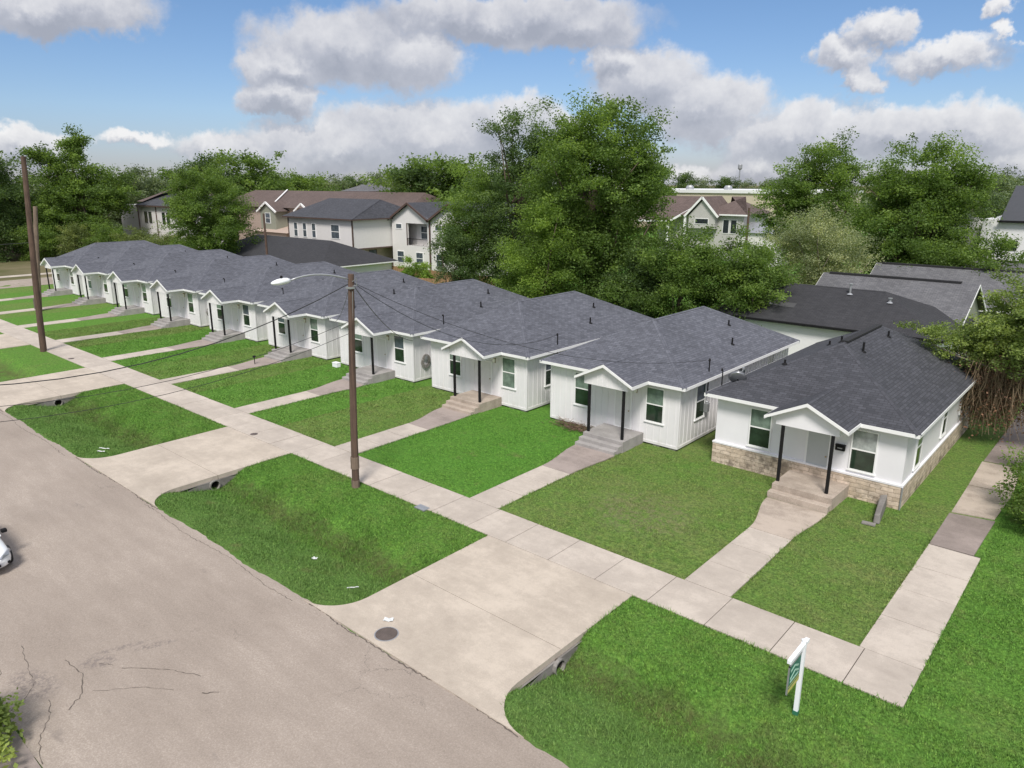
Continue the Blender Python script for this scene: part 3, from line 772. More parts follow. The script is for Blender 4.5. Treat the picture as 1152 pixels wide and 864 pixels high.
def make_house(stone=False):
    W = 8.33 if stone else 8.1; D = 14.1; oh = .47; ze, zr = 3.5, 5.76
    if stone: zr = 5.86
    root = empty('bungalow', (0, 0, 0), 'x', 'house', 'row of white bungalows along the pavement')
    zt = ze - .17
    # walls
    wall = MB()
    z0 = .10
    wall.box(0, W, 0, D, z0, zt)
    if not stone:
        for x in np.arange(.2, W, .405):
            if abs(x - 4.83) < .55: continue
            wall.box(x - .02, x + .02, -.018, 0, z0 + .01, zt - .005)
        for y in np.arange(.2, D, .405): wall.box(W, W + .018, y - .02, y + .02, z0 + .01, zt - .005)
        for xx in (0.0, W): wall.box(xx - .05, xx + .05, -.03, .06, z0, zt - .002)
        wall.box(-.022, W + .022, -.024, 0, z0 - .02, z0 + .12)
        wall.box(W, W + .026, .0, D, z0 - .02, z0 + .12)
    else:
        wall.box(-.09, W + .09, -.10, D, .99, 1.07)
    wall.build('wall', M['stucco'] if stone else M['white'], root)
    f = MB(); f.box(.12, W - .12, .12, D - .1, -.1, z0)
    if not stone:
        for x in (.5, 2.6, 6.9, W - .28): f.box(x - .2, x + .2, .02, .3, -.1, z0 + .002 - .01)
        for y in (2.5, 5, 7.5, 10): f.box(W - .35, W - .03, y - .2, y + .2, -.1, z0 - .006)
    f.build('foundation', M['culvert'], root)
    if stone:
        s_ = MB(); s_.box(-.07, W + .07, -.08, D - .02, -.1, .99); s_.build('stone_skirt', M['stone'], root)
    # roof
    xc = 4.85 if stone else 4.83; gh = 1.72; yf = -2.05
    rf = MB()
    a_, b_ = hip_roof(rf, -oh, W + oh, -oh, D + oh, ze, zr)
    ridge_caps(rf, [(a_, b_), ((-oh, -oh, ze), a_), ((W + oh, -oh, ze), a_), ((W + oh, D + oh, ze), b_), ((-oh, D + oh, ze), b_)])
    roof = rf.build('roof', M['shingle2'] if stone else M['shingle'], root)
    sl = (zr - ze) / (W / 2 + oh)
    if stone:
        rv = MB(); rv.bar((W / 2, a_[1] + .1, zr + .03), (W / 2, b_[1] - .1, zr + .03), .32, .09); rv.build('ridge_vent_or_shade', M['shingle3'], roof)
    # porch roof
    zp = 4.38; zg = zp - gh * .5; ym = -oh + (zp - ze) / sl
    pr = MB()
    def uvq(pts):
        p0, p1 = Vector(pts[0]), Vector(pts[1]); e = (p1 - p0).normalized(); n = e.cross(Vector(pts[-1]) - p0).normalized(); s2 = n.cross(e)
        return [((Vector(p) - p0).dot(e), (Vector(p) - p0).dot(s2)) for p in pts]
    yl = -oh + (zg - ze) / sl
    for sg in (-1, 1):
        q = [(xc + sg * gh, yf, zg + .012), (xc + sg * gh, yl, zg + .012), (xc, ym, zp + .012), (xc, yf, zp + .012)]
        if sg < 0: q = [q[1], q[0], q[3], q[2]]
        pr.quad(*q, uv=uvq(q))
    ridge_caps(pr, [((xc, yf, zp + .01), (xc, ym, zp + .01))], .11)
    pr.build('porch_roof', M['shingle2'] if stone else M['shingle'], root)
    # fascia boards and soffit
    fa = MB(); t = .03
    fz0, fz1 = ze - .165, ze - .012
    gl, gr = xc - gh, xc + gh
    fa.box(-oh - t, gl + .0, -oh - t, -oh, fz0, fz1); fa.box(gr, W + oh + t, -oh - t, -oh, fz0, fz1)
    fa.box(-oh - t, -oh, -oh, D + oh, fz0, fz1 - .001); fa.box(W + oh, W + oh + t, -oh, D + oh, fz0, fz1 - .001)
    fa.box(-oh, W + oh, D + oh, D + oh + t, fz0, fz1)
    fa.box(-oh, W + oh, -oh, D + oh, fz0 + .004, fz0 + .03)
    # porch rakes, side fascia, ceiling
    for sg in (-1, 1):
        p0 = Vector((xc + sg * (gh + .03), yf - .02, zg - .085)); p1 = Vector((xc, yf - .02, zp - .085))
        v = [(p0.x, p0.y - .02, p0.z - .05), (p0.x, p0.y - .02, p0.z + .08), (p1.x, p1.y - .02, p1.z + .085), (p1.x, p1.y - .02, p1.z - .06),
             (p0.x, p0.y + .02, p0.z - .05), (p0.x, p0.y + .02, p0.z + .08), (p1.x, p1.y + .02, p1.z + .085), (p1.x, p1.y + .02, p1.z - .06)]
        fa.add(v, [(0, 1, 2, 3), (7, 6, 5, 4), (0, 4, 5, 1), (1, 5, 6, 2), (3, 2, 6, 7), (0, 3, 7, 4)])
        e = xc + sg * gh
        fa.box(min(e, e + sg * .03), max(e, e + sg * .03), yf, -oh, zg - .165, zg - .005)
    fa.box(xc - 1.33, xc + 1.33, -1.63, -.03, 3.125, 3.139)
    for sg in (-1, 1):
        q = [(xc + sg * gh, yf + .01, zg - .03), (xc + sg * gh, -oh - .034, zg - .03), (xc, -oh - .034, zp - .03), (xc, yf + .01, zp - .03)]
        fa.quad(*q)
    fa.build('fascia', M['trim'], root)
    # pediment and beam
    pg = MB(); yb = -1.76; x0_, x1_ = xc - 1.33, xc + 1.33
    zb = 3.14
    pts = [(x0_, zb), (x1_, zb), (x1_, zp - 1.33 * .5 - .03), (xc, zp - .03), (x0_, zp - 1.33 * .5 - .03)]
    pg.add([(p[0], yb, p[1]) for p in pts] + [(p[0], yb + .12, p[1]) for p in pts], [tuple(range(5)), (9, 8, 7, 6, 5)] + [(i, i + 5, (i + 1) % 5 + 5, (i + 1) % 5) for i in range(5)])
    pg.box(x0_, x0_ + .1, yb + .123, -.02, zb, zg - .165); pg.box(x1_ - .1, x1_, yb + .123, -.02, zb, zg - .165)
    if not stone:
        for x in np.arange(x0_ + .2, x1_, .3):
            pg.box(x - .015, x + .015, yb - .014, yb, zb, zp - abs(x - xc) * .5 - .17)
    pg.build('pediment', M['stucco'] if stone else M['white'], root)
    # posts
    hs = .56
    for sg in (-1, 1):
        p = MB(); xx = xc + sg * 1.04 + .03
        p.box(xx - .062, xx + .062, -1.77, -1.65, hs, zb); p.build('porch_post', M['black'], root, bevel=.008)
    # slab and steps
    st = MB()
    if stone:
        st.prism([(3.75, -2.12), (6.3, -2.12), (6.35, 0), (3.75, 0)], -.1, hs)
        st.box(3.72, 6.28, -2.5, -2.125, -.1, .30)
    else:
        st.box(3.68, 6.14, -2.0, -.02, -.1, hs)
        st.box(3.66, 6.10, -2.34, -2.003, -.1, .37)
        st.box(3.66, 6.06, -2.68, -2.343, -.1, .19)
    st.build('porch_steps', M['steptan'] if stone else M['step'], root, bevel=.015)
    # door
    dr = MB(); dx0, dx1 = xc - .46, xc + .46
    dr.box(dx0, dx1, -.03, 0, hs + .03, hs + 2.03)
    if not stone:
        for (a0, a1) in ((dx0 + .1, xc - .05), (xc + .05, dx1 - .1)):
            for (c0, c1) in ((.15, .75), (.85, 1.45), (1.55, 1.9)):
                dr.box(a0, a1, -.042, -.03, hs + c0, hs + c1)
    door = dr.build('door', M['doorgrey'] if stone else M['door'], root)
    kb = MB(); kb.tube([(dx1 - .08, -.03, hs + 1.0), (dx1 - .08, -.09, hs + 1.0)], [.02, .035], 8); kb.build('handle', M['brass'], door)
    dfm = MB(); dfm.box(dx0 - .08, dx0, -.05, 0, hs, hs + 2.1); dfm.box(dx1, dx1 + .08, -.05, 0, hs, hs + 2.1); dfm.box(dx0, dx1, -.05, 0, hs + 2.03, hs + 2.098); dfm.box(dx0, dx1, -.06, 0, hs, hs + .03)
    dfm.build('door_frame', M['trim'], root)
    # windows
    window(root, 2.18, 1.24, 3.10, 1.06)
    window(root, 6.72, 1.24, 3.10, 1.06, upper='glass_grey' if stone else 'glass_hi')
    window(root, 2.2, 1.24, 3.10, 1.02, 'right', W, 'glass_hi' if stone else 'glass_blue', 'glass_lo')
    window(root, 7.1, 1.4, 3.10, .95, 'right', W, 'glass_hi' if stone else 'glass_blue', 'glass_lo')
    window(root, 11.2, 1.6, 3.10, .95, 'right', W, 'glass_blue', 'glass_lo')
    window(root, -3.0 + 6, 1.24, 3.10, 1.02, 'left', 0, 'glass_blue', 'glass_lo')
    # porch lamp right of the door
    lp = MB(); lp.box(5.52, 5.64, -.03, 0, 2.62, 2.95); lp.box(5.50, 5.66, -.12, -.03, 2.9, 2.96)
    lamp = lp.build('porch_lamp', M['brass'], root)
    lg = MB(); lg.box(5.525, 5.635, -.13, -.04, 2.66, 2.89); lg.build('lamp_glass', M['lampglass'], lamp)
    # roof pipes
    def rz(x, y): return ze + sl * min(x + oh, W + oh - x, y + oh, D + oh - y)
    def rpipe(x, y, h, r_=.05):
        b_m = MB(); z = rz(x, y); b_m.tube([(x, y, z - .02), (x, y, z + h)], r_, 8); b_m.lathe([(.16, 0), (.07, .06)], 10, (x, y, z - .02)); b_m.build('vent_pipe', M['black'], roof)
    if stone:
        for (x, y, h) in ((3.75, 5.2, .3), (2.9, 6.2, .22), (4.95, 4.6, .45), (4.9, 9.0, .3), (2.2, 2.2, .2)): rpipe(x, y, h)
    else:
        rpipe(W - .9 + .0, 7.6, .38); rpipe(5.9, 9.8, .3)
    # service mast at the eave on the side facing the street lamp
    ms = MB()
    if not stone:
        x = W + .12
        ms.tube([(x, 2.75, 2.3), (x, 2.75, 4.25)], .035, 8); ms.tube([(x, 2.75, 4.25), (x + .03, 2.68, 4.34), (x + .02, 2.6, 4.27)], [.05, .055, .03], 8)
        mast = ms.build('service_mast', M['black'], root)
        mm = MB(); mm.box(x - .1, x + .12, 2.62, 2.88, 1.5, 1.95); mm.lathe([(.09, 0), (.09, .1), (.06, .14)], 12, (x + .0, 2.75, 1.95)); mm.build('electric_meter', M['metal'], root)
    return root

HY = 31.96
h1 = make_house(stone=True); h1.location = (HX[0], HY, 0)
h1['label'] = 'white stucco bungalow with tan stone base and charcoal roof, nearest of the row'
proto = make_house()
labels = [
 'white bungalow with grey steps and dead brush, next to the stone based one',
 'white bungalow with tan porch steps, two houses left of the stone based one',
 'white bungalow behind the street lamp pole with a round hose reel on its side wall',
 'white bungalow with a small white box on the grass by its right front corner',
 'sixth white bungalow from the right, second beyond the street lamp pole',
 'seventh white bungalow from the right, third beyond the street lamp pole',
 'eighth white bungalow from the right, third from the far end of the row',
 'white bungalow next to the last one at the far end of the row',
 'last white bungalow at the far left end of the row, beside the side street']
houses = []
for i in range(9):
    h = proto if i == 0 else copy_tree(proto)
    h.location = (HX[i + 1], HY, 0); h['label'] = labels[i]
    houses.append(h)
# people live behind these windows: blinds down here, curtains there
pr_ = random.Random(21)
for h in houses[1:]:
    for wn in h.children:
        if not wn.name.startswith('window'): continue
        panes = [p for p in wn.children if p.name.startswith('pane')]
        for p in panes:
            if pr_.random() < .45:
                p.data = p.data.copy(); was = p.data.materials[0].name
                p.data.materials[0] = M[pr_.choice(['glass_grey', 'glass_blue', 'glass_hi'] if 'pale' in was else ['glass_lo', 'glass_blue', 'glass_lo', 'glass_hi'])]
# the third house's steps are tan
for i in (1, 3):
    for ch in houses[i].children:
        if ch.name.startswith('porch_steps'):
            ch.data = ch.data.copy(); ch.data.materials.clear(); ch.data.materials.append(M['steptan'] if i == 1 else M['step'])

# ------------------------------------------------------------------ leaves
def leaf_mesh(name, pts, nrm_up, size, tone, mat, parent=None, aspect=.6):
    """pts Nx3, rhombic leaves of random tilt"""
    n = len(pts)
    d = rng.normal(size=(n, 3)); d[:, 2] *= .6; d /= np.linalg.norm(d, axis=1)[:, None]
    q = rng.normal(size=(n, 3)); q[:, 2] += nrm_up; q /= np.linalg.norm(q, axis=1)[:, None]
    s_ = np.cross(d, q); s_ /= np.linalg.norm(s_, axis=1)[:, None] + 1e-9
    L = (size * rng.uniform(.6, 1.4, n))[:, None]
    a = pts - d * L * .5; c = pts + d * L * .5
    b = pts + s_ * L * aspect * .5; e = pts - s_ * L * aspect * .5
    V = np.stack([a, b, c, e], 1).reshape(-1, 3)
    F = np.arange(n * 4).reshape(n, 4)
    me = bpy.data.meshes.new(name)
    np_mesh(me, V, F)
    at = me.attributes.new('tone', 'FLOAT', 'POINT')
    at.data.foreach_set('value', np.repeat(tone, 4).astype(np.float32))
    me.materials.append(mat)
    o = bpy.data.objects.new(name, me); C.objects.link(o)
    if parent: o.parent = parent
    return o

LEAF = dict(
    mid=mat_leaf('leaf_mid_green', (.122, .200, .048), trans=.5), dark=mat_leaf('leaf_dark_green', (.085, .142, .048), trans=.45),
    bright=mat_leaf('leaf_bright_green', (.155, .25, .05), trans=.5), pale=mat_leaf('leaf_grey_green', (.25, .30, .17), trans=.45),
    olive=mat_leaf('leaf_olive', (.13, .175, .06), trans=.45), far=mat_leaf('leaf_far', (.13, .18, .095), trans=.4), lime=mat_leaf('leaf_lime', (.20, .275, .085), trans=.48),
    brown=mat_leaf('leaf_dead_vine', (.15, .088, .055), trans=.1))

def tree(name, label, x, y, lobes, nleaf, leaf, mat, trunk_r=.35, trunk_h=None, cat='tree', group=None, tips=None, clump=.9, bark='bark', sparse_top=None, seed=1, limbs=10, zbase=0.0):
    """lobes: ellipsoids (cx, cy, cz, rx, ry, rz) relative to the base; leaves hang in clumps on shoots in their outer part"""
    r_ = np.random.default_rng(seed)
    root = empty(name, (x, y, zbase), label, cat, group)
    vol = np.array([l[3] * l[4] * l[5] for l in lobes]) ** .8; vol /= vol.sum()
    tips = tips or max(30, int(nleaf / 110))
    k = r_.choice(len(lobes), tips, p=vol)
    Lb = np.array(lobes)[k]
    d = r_.normal(size=(tips, 3)); d /= np.linalg.norm(d, axis=1)[:, None]
    rad = r_.uniform(.25, 1.0, tips) ** .45
    rad *= 1 + .14 * r_.normal(size=tips)
    T = Lb[:, :3] + d * rad[:, None] * Lb[:, 3:]
    T[:, 2] = np.maximum(T[:, 2], .5)
    csz = clump * r_.uniform(.45, 1.25, tips)
    w = csz ** 1.6; w /= w.sum()
    kk = r_.choice(tips, nleaf, p=w)
    off = np.clip(r_.normal(size=(nleaf, 3)), -1.7, 1.7) * .54; off[:, 2] *= .55
    # shoots: stretch each clump along its outward direction
    outd = d[kk] * np.clip(r_.normal(size=(nleaf, 1)), -1.8, 1.6) * .45
    P = T[kk] + (off + outd) * csz[kk][:, None]
    P[:, 2] = np.maximum(P[:, 2], .12)
    tone = np.clip(.52 + .21 * r_.normal(size=tips)[kk] + .15 * r_.normal(size=nleaf), 0, 1)
    leaf_mesh('crown', P, 1.0, leaf, tone, mat, root)
    # trunk and limbs
    mb = MB(); cz = np.average([l[2] for l in lobes], weights=vol); cxy = (np.average([l[0] for l in lobes], weights=vol), np.average([l[1] for l in lobes], weights=vol))
    th = trunk_h or cz * .8
    n = 6; spine = [(cxy[0] * (i / n) ** 1.5 + .12 * math.sin(i * 1.3 + seed), cxy[1] * (i / n) ** 1.5 + .1 * math.cos(i * 1.7 + seed), -.2 + (th + .2) * i / n) for i in range(n + 1)]
    mb.tube(spine, [trunk_r * (1.25 if i == 0 else 1 - .55 * i / n) for i in range(n + 1)], 9)
    pick = r_.choice(tips, min(limbs, tips), replace=False)
    for j in pick:
        t0 = r_.uniform(.35, 1.0); i0 = int(t0 * n); p0 = Vector(spine[min(i0, n)]); p3 = Vector(T[j])
        mid = p0.lerp(p3, .5) + Vector((0, 0, -.08 * (p3 - p0).length)) + Vector(r_.normal(size=3) * .25)
        q1 = p0.lerp(mid, .5) + Vector(r_.normal(size=3) * .15)
        mb.tube([p0, q1, mid, mid.lerp(p3, .55) + Vector(r_.normal(size=3) * .15), p3], [trunk_r * .45, trunk_r * .34, trunk_r * .24, trunk_r * .14, .02], 6)
    mb.build('trunk', M[bark], root, smooth=True)
    return root

# --- big trees behind the row
tree('shade_tree', 'tallest broad green tree, standing behind the roofs in the middle', -37.3, 53.5,
     [(0, 0, 13.2, 5.6, 5.2, 6.2), (1.6, 0, 16.3, 4.1, 4, 3.2), (-2.4, 0, 15.8, 3.2, 3.2, 2.8), (3.6, 1, 10.2, 3.2, 3.2, 5.5), (-1.8, -1, 7.5, 4.6, 4, 4.8), (2.2, -1, 5.2, 3.8, 3, 3.8)],
     130000, 0.2, LEAF['mid'], .55, 13, tips=620, clump=0.95, seed=11, limbs=26)
tree('shade_tree', 'dark thin topped tree just left of the tallest tree', -48.6, 57.0,
     [(0, 0, 11.5, 4.4, 4, 5.2), (-.4, 0, 16.6, 3.0, 3, 3.2), (-1.2, 0, 6.5, 4, 4, 4.5), (2.4, 0, 15.2, 2.2, 2.4, 2.6)],
     60000, 0.19, LEAF['dark'], .42, 14, tips=330, clump=.9, seed=12, limbs=30)
tree('drooping_tree', 'light green rounded tree beside the balconies of the townhouse', -53.6, 55.5,
     [(0, 0, 11.0, 3.2, 3.0, 4.0), (-1.1, 0, 8.0, 3.0, 3, 3.4), (.8, 0, 6.0, 3, 3, 3.6)], 40000, 0.18, LEAF['mid'], .32, 9, tips=190, clump=.9, seed=13)
tree('vine_clad_tree', 'bluish green vine covered low tree at the townhouse corner', -51.5, 50.8,
     [(0, 0, 4.4, 2.2, 2.2, 3.6), (-.8, 0, 7.0, 1.6, 1.6, 2.2)], 20000, 0.16, LEAF['dark'], .25, 5, tips=110, clump=.7, seed=14)
tree('bushy_tree', 'bright green bushy tree low in front of the tallest tree', -39.6, 49.2,
     [(0, 0, 6.2, 3.6, 3.0, 4.2), (-1.2, 0, 3.6, 3.8, 2.6, 3.2), (.8, 0, 9.3, 2.3, 2.2, 2.6)], 60000, 0.16, LEAF['bright'], .3, 6, tips=270, clump=.85, seed=15)
tree('bushy_tree', 'dark leafy round tree left of the pale shrub, behind the second bungalow roof', -28.3, 52.6,
     [(0, 0, 5.0, 3.3, 3, 4.4), (1.1, 0, 7.3, 2.4, 2.4, 2.4)], 46000, 0.165, LEAF['mid'], .3, 5, tips=200, clump=.8, seed=16)
tree('bushy_tree', 'dark green broad leaved tree touching the black roofed building', -24.2, 54.8,
     [(0, 0, 4.6, 3.4, 3, 4.3), (-.5, 0, 7.2, 2.5, 2.4, 2.2), (1.7, 0, 5.6, 2.2, 2.2, 2.8)], 46000, 0.165, LEAF['mid'], .3, 5, tips=210, clump=.8, seed=17)
tree('low_tree', 'small dark tree between the tallest tree and the round trees', -32.3, 52.2,
     [(0, 0, 3.4, 2.6, 2.4, 3.4), (.2, 0, 5.8, 1.8, 1.8, 1.9)], 24000, 0.17, LEAF['dark'], .22, 4, tips=120, clump=.8, seed=18)
tree('pale_tree', 'pale grey green feathery tree behind the black roofed building', -22.6, 66.8,
     [(0, 0, 6.6, 4.0, 3.6, 3.9), (-.8, 0, 8.3, 2.8, 2.8, 2.5), (2.2, 0, 4.6, 3.0, 3, 3.4)], 60000, 0.13, LEAF['pale'], .3, 6, tips=380, clump=.75, bark='barkpale', seed=19)
tree('shade_tree', 'tall wispy topped green tree, left one of the pair at the right', -30.6, 88.8,
     [(0, 0, 11.3, 5.0, 5, 4.3), (.6, 0, 15.2, 3.4, 3.4, 2.5), (-2.9, -1, 9.8, 3.3, 3, 4.2), (1.0, 0, 6.6, 5, 5, 4.5)],
     70000, 0.23, LEAF['mid'], .45, 12, tips=360, clump=1.0, seed=20, limbs=30)
tree('shade_tree', 'widest green tree at the right, above the grey roofs', -18.4, 81.9,
     [(-.2, 0, 13.7, 4.3, 4.2, 3.4), (3.2, .8, 12.4, 2.7, 3, 2.4), (0, 0, 8.8, 5.2, 5, 4.4), (-2.8, 0, 11, 3.2, 3.4, 3.6), (0, 0, 5.2, 5.6, 4.5, 3.6), (5.0, 1, 13.6, 1.2, 1.2, .7)],
     95000, 0.22, LEAF['mid'], .5, 11, tips=520, clump=1.0, seed=21, limbs=28)
tree('low_tree', 'mid green low tree under the wide tree by the white building', -10.6, 76.5,
     [(0, 0, 5.2, 3.0, 3, 3.6), (-4, 0, 4.5, 3.4, 3, 3.6)], 30000, 0.2, LEAF['mid'], .25, 4, tips=150, clump=.9, seed=22)
# --- left side
tree('shade_tree', 'tall dark tree with ragged crown beyond the side street', -148.3, 51.4,
     [(0, 0, 8.5, 7, 5.6, 6), (0, 0, 15.0, 4.6, 3.6, 4.6), (.2, .4, 19.6, 2.6, 2.0, 2.3), (-2.2, -4.6, 17.6, 1.9, 1.6, 1.5), (2.2, 5.0, 11.5, 4, 3.2, 3.8), (-1.5, -3.0, 8, 4, 4, 5)],
     62000, 0.34, LEAF['mid'], .6, 15, tips=380, clump=1.25, seed=23, limbs=26)
tree('shade_tree', 'broad mid green tree behind the far end of the bungalow row', -103.4, 52.6,
     [(0, 0, 8.8, 6.4, 5.0, 6.0), (-.6, 0, 12.6, 4.2, 3.8, 2.8), (.6, 1.6, 6.4, 4.6, 4.4, 4.8), (-.6, -2.2, 6.5, 4, 3.6, 4.6)],
     80000, 0.22, LEAF['mid'], .5, 10, tips=480, clump=0.95, seed=24)
tree('shade_tree', 'big shadowy tree at the left edge of the view', -152, 37.0,
     [(0, 0, 10.5, 7.5, 7, 9), (-6, 0, 12, 7, 6, 8), (2.6, 0, 6, 5, 5, 6)], 60000, 0.32, LEAF['dark'], .5, 10, tips=270, clump=1.5, seed=25)
tree('bare_tree', 'thin dead topped tree standing above the left edge trees', -150, 31.5,
     [(0, 0, 18, 1.8, 1.8, 5.6)], 1100, .3, LEAF['olive'], .22, 20, tips=34, clump=.7, seed=26, limbs=26)
hx = [(-146, 43.5, 6.4, 0), (-141, 47.5, 5.8, 1), (-136, 50.5, 6.2, 0), (-131, 53.5, 5.2, 2), (-126, 54.5, 5.0, 1), (-121, 56.0, 4.6, 2), (-152, 45, 8, 0)]
lab = ['dense green hedge tree under the tall ragged tree', 'green hedge bush second in the thicket beyond the side street', 'mid green hedge bush in the middle of the thicket', 'yellowish hedge bush in front of the grey house', 'olive hedge bush left of the broad tree', 'low yellow green bush at the right end of the thicket', 'tallest dark hedge bush behind the thicket']
for i, (x, y, h, k) in enumerate(hx):
    tree('hedge_bush', lab[i], x, y, [(0, 0, h * .5, 4.2, 3.2, h * .52), (1.5, 0, h * .4, 3, 2.6, h * .42)], 18000, .22, LEAF[('mid', 'olive', 'olive')[k]], .18, h * .4, cat='bush', group='bushes of the thicket beyond the side street', tips=110, clump=.9, seed=30 + i, limbs=5)

# --- trees of the skyline (each its own, from a few source crowns)
src = []
for k, (leafm, sd_) in enumerate((('far', 41), ('mid', 42), ('dark', 43), ('far', 44))):
    t_ = tree('distant_tree', 'x', 0, 0, [(0, 0, 8.5, 6.5, 6, 5.5), (2, 1, 12.0, 3.8, 3.6, 3.2), (-3, 0, 7, 5, 5, 4.6), (0, 0, 4, 6.5, 5, 4)], 16000, .42, LEAF[leafm], .4, 9, tips=110, clump=1.5, seed=sd_, limbs=6)
    src.append(t_)
def ray_xy(u, dist):
    """bearing in degrees west of the view's centre column -> ground position"""
    a = math.atan((u - 576) / (825.86 / math.cos(PITCH))) - YAW
    return dist * math.sin(a), dist * math.cos(a)
far = [(2, 170, 1.25, 2), (40, 230, 1.05, 0), (72, 240, 1.0, 3), (100, 210, 1.0, 1), (128, 205, 1.05, 0), (150, 215, 1.1, 3), (172, 235, 1.05, 0), (200, 225, 1.15, 1),
       (213, 190, 1.1, 3), (255, 190, 1.32, 2), (285, 185, 1.35, 1), (305, 200, 1.1, 1), (325, 195, 1.0, 1), (346, 200, 1.05, 1), (372, 230, .98, 0), (392, 245, 1.0, 2), (410, 250, 1.02, 0), (430, 240, 1.06, 3),
       (450, 215, 1.12, 0), (466, 150, 1.1, 1), (486, 140, 1.15, 2), (508, 135, 1.22, 1), (528, 135, 1.1, 2), (560, 190, 1.1, 1), (600, 200, 1.1, 0), (640, 210, 1.1, 3), (690, 210, 1.1, 0), (735, 215, 1.2, 1),
       (772, 330, 1.15, 2), (792, 335, 1.05, 0), (815, 330, 1.02, 2), (840, 340, .98, 0), (862, 335, .98, 3), (885, 320, 1.02, 0), (905, 300, 1.0, 3), (1000, 300, 1.0, 0), (1100, 200, 1.05, 0), (1135, 210, 1.0, 3), (1160, 230, 1.1, 0)]
names = ['left edge', 'left pole', 'tall ragged tree', 'ragged tree shoulder', 'grey house roof', 'grey house ridge', 'brown gable', 'broad tree left side', 'broad tree top', 'broad tree right side', 'brown roof left end']
for i, (u, d, s, k) in enumerate(far):
    t_ = src[k] if src[k]['label'] == 'x' else copy_tree(src[k])
    x, y = ray_xy(u, d)
    t_.location = (x, y, -.3); t_.scale = (s * random.uniform(.9, 1.25), s * random.uniform(.9, 1.2), s); t_.rotation_euler = (0, 0, random.uniform(0, 6.28))
    side = ('left' if u < 350 else 'middle' if u < 760 else 'right')
    t_['label'] = 'hazy green tree of the skyline row, one of those at the %s behind the houses' % side
    t_['group'] = 'skyline trees at the ' + side
# far woods closing the horizon: nobody could count them
n = 110000
aa = rng.uniform(-1.75, .35, n); dd = rng.uniform(300, 520, n)
zz = rng.uniform(0, 1, n) ** .8 * (10 + 3 * np.sin(aa * 31) + 2 * np.sin(aa * 83 + 1) + 1.6 * np.sin(aa * 190 + 2)) 
P = np.stack([dd * np.sin(aa), dd * np.cos(aa), zz], 1)
o = leaf_mesh('far_woods', P, 1.0, 1.5, np.clip(.5 + .2 * rng.normal(size=n), 0, 1), LEAF['far'], aspect=.8)
tag(o, 'far off wooded skyline', 'woods', kind='stuff')

# --- right foreground: vine-draped tree and low shrubs
tree('vine_draped_tree', 'leaning tree with yellow green leaves and hanging brown vines at the right edge', .4, 43.0,
     [(-6.4, .6, 5.3, 1.9, 1.6, .9), (-9.0, .2, 5.7, 1.3, 1.2, .5), (-4.8, .5, 5.8, 2.4, 2.2, 1.5), (-1.8, 0, 7.4, 3.0, 3, 2.4), (-7.6, .4, 3.9, .9, 1.0, .7), (1.5, 0, 6.5, 3, 3, 3), (-5.4, .3, 8.0, 1.3, 1.4, .9), (-4.2, .2, 6.8, 2.4, 2, 1.3), (-7.0, .4, 5.0, 1.7, 1.3, .8)],
     85000, .125, LEAF['lime'], .3, 5, tips=420, clump=0.5, seed=51, limbs=26, bark='barkpale')
vt = bpy.data.objects['vine_draped_tree']
mb = MB(); r_ = random.Random(5)
for k in range(1500):
    x = r_.gauss(-5.6, .85); y = .8 + r_.gauss(0, .7); zt = 5.0 - abs(x + 5.2) * .5 + r_.uniform(-1.6, .3); ln = r_.uniform(.8, 3.0)
    x = min(x, -2.0)
    zb_ = max(.5 + abs(x + 5.2) * .9 * r_.random(), zt - ln)
    p = [(x, y, zt), (x + r_.uniform(-.3, .3), y + r_.uniform(-.3, .3), (zt + zb_) / 2), (x + r_.uniform(-.45, .45), y + r_.uniform(-.4, .4), zb_)]
    mb.tube(p, [.016, .013, .008], 3, cap=False)
mb.build('hanging_vine', M['vine'], vt)
n = 9000
T = np.stack([rng.normal(-5.5, .9, n), .8 + rng.normal(0, .7, n), 3.1 + rng.normal(0, 1.0, n)], 1); T[:, 2] = np.clip(T[:, 2], .3, 5.5)
leaf_mesh('dead_leaves', T, .2, .13, np.clip(.5 + .25 * rng.normal(size=n), 0, 1), LEAF['brown'], vt)
tree('leafy_shrub', 'green low shrub overhanging the long path at the right edge', -1.7, 33.4,
     [(0, 0, 1.1, 1.3, 1.6, 1.2), (-.7, 1.6, 1.5, .9, 1.2, 1.2), (.6, -.6, 1.0, 1.2, 1.2, 1.0)], 9000, .11, LEAF['mid'], .06, 1, cat='shrub', tips=130, clump=.35, seed=52, limbs=12)
tree('leafy_shrub', 'thin pale leafed shrub standing behind the path at the right', -.9, 38.6,
     [(0, 0, 2.4, 1.2, 1.4, 1.8), (-1.0, .4, 3.6, .8, .9, .9)], 5000, .12, LEAF['lime'], .06, 2, cat='shrub', tips=90, clump=.4, seed=53, limbs=16, bark='barkpale')
tree('roadside_bush', 'bright green bush at the near lower left corner', -19.35, 2.3,
     [(0, 0, .9, .8, .8, .8), (.3, .2, .5, 1.0, .8, .6), (-.7, .2, .8, .7, .6, .6)], 9000, 0.15, LEAF['lime'], .05, 1, cat='bush', tips=80, clump=.35, seed=54, limbs=10)

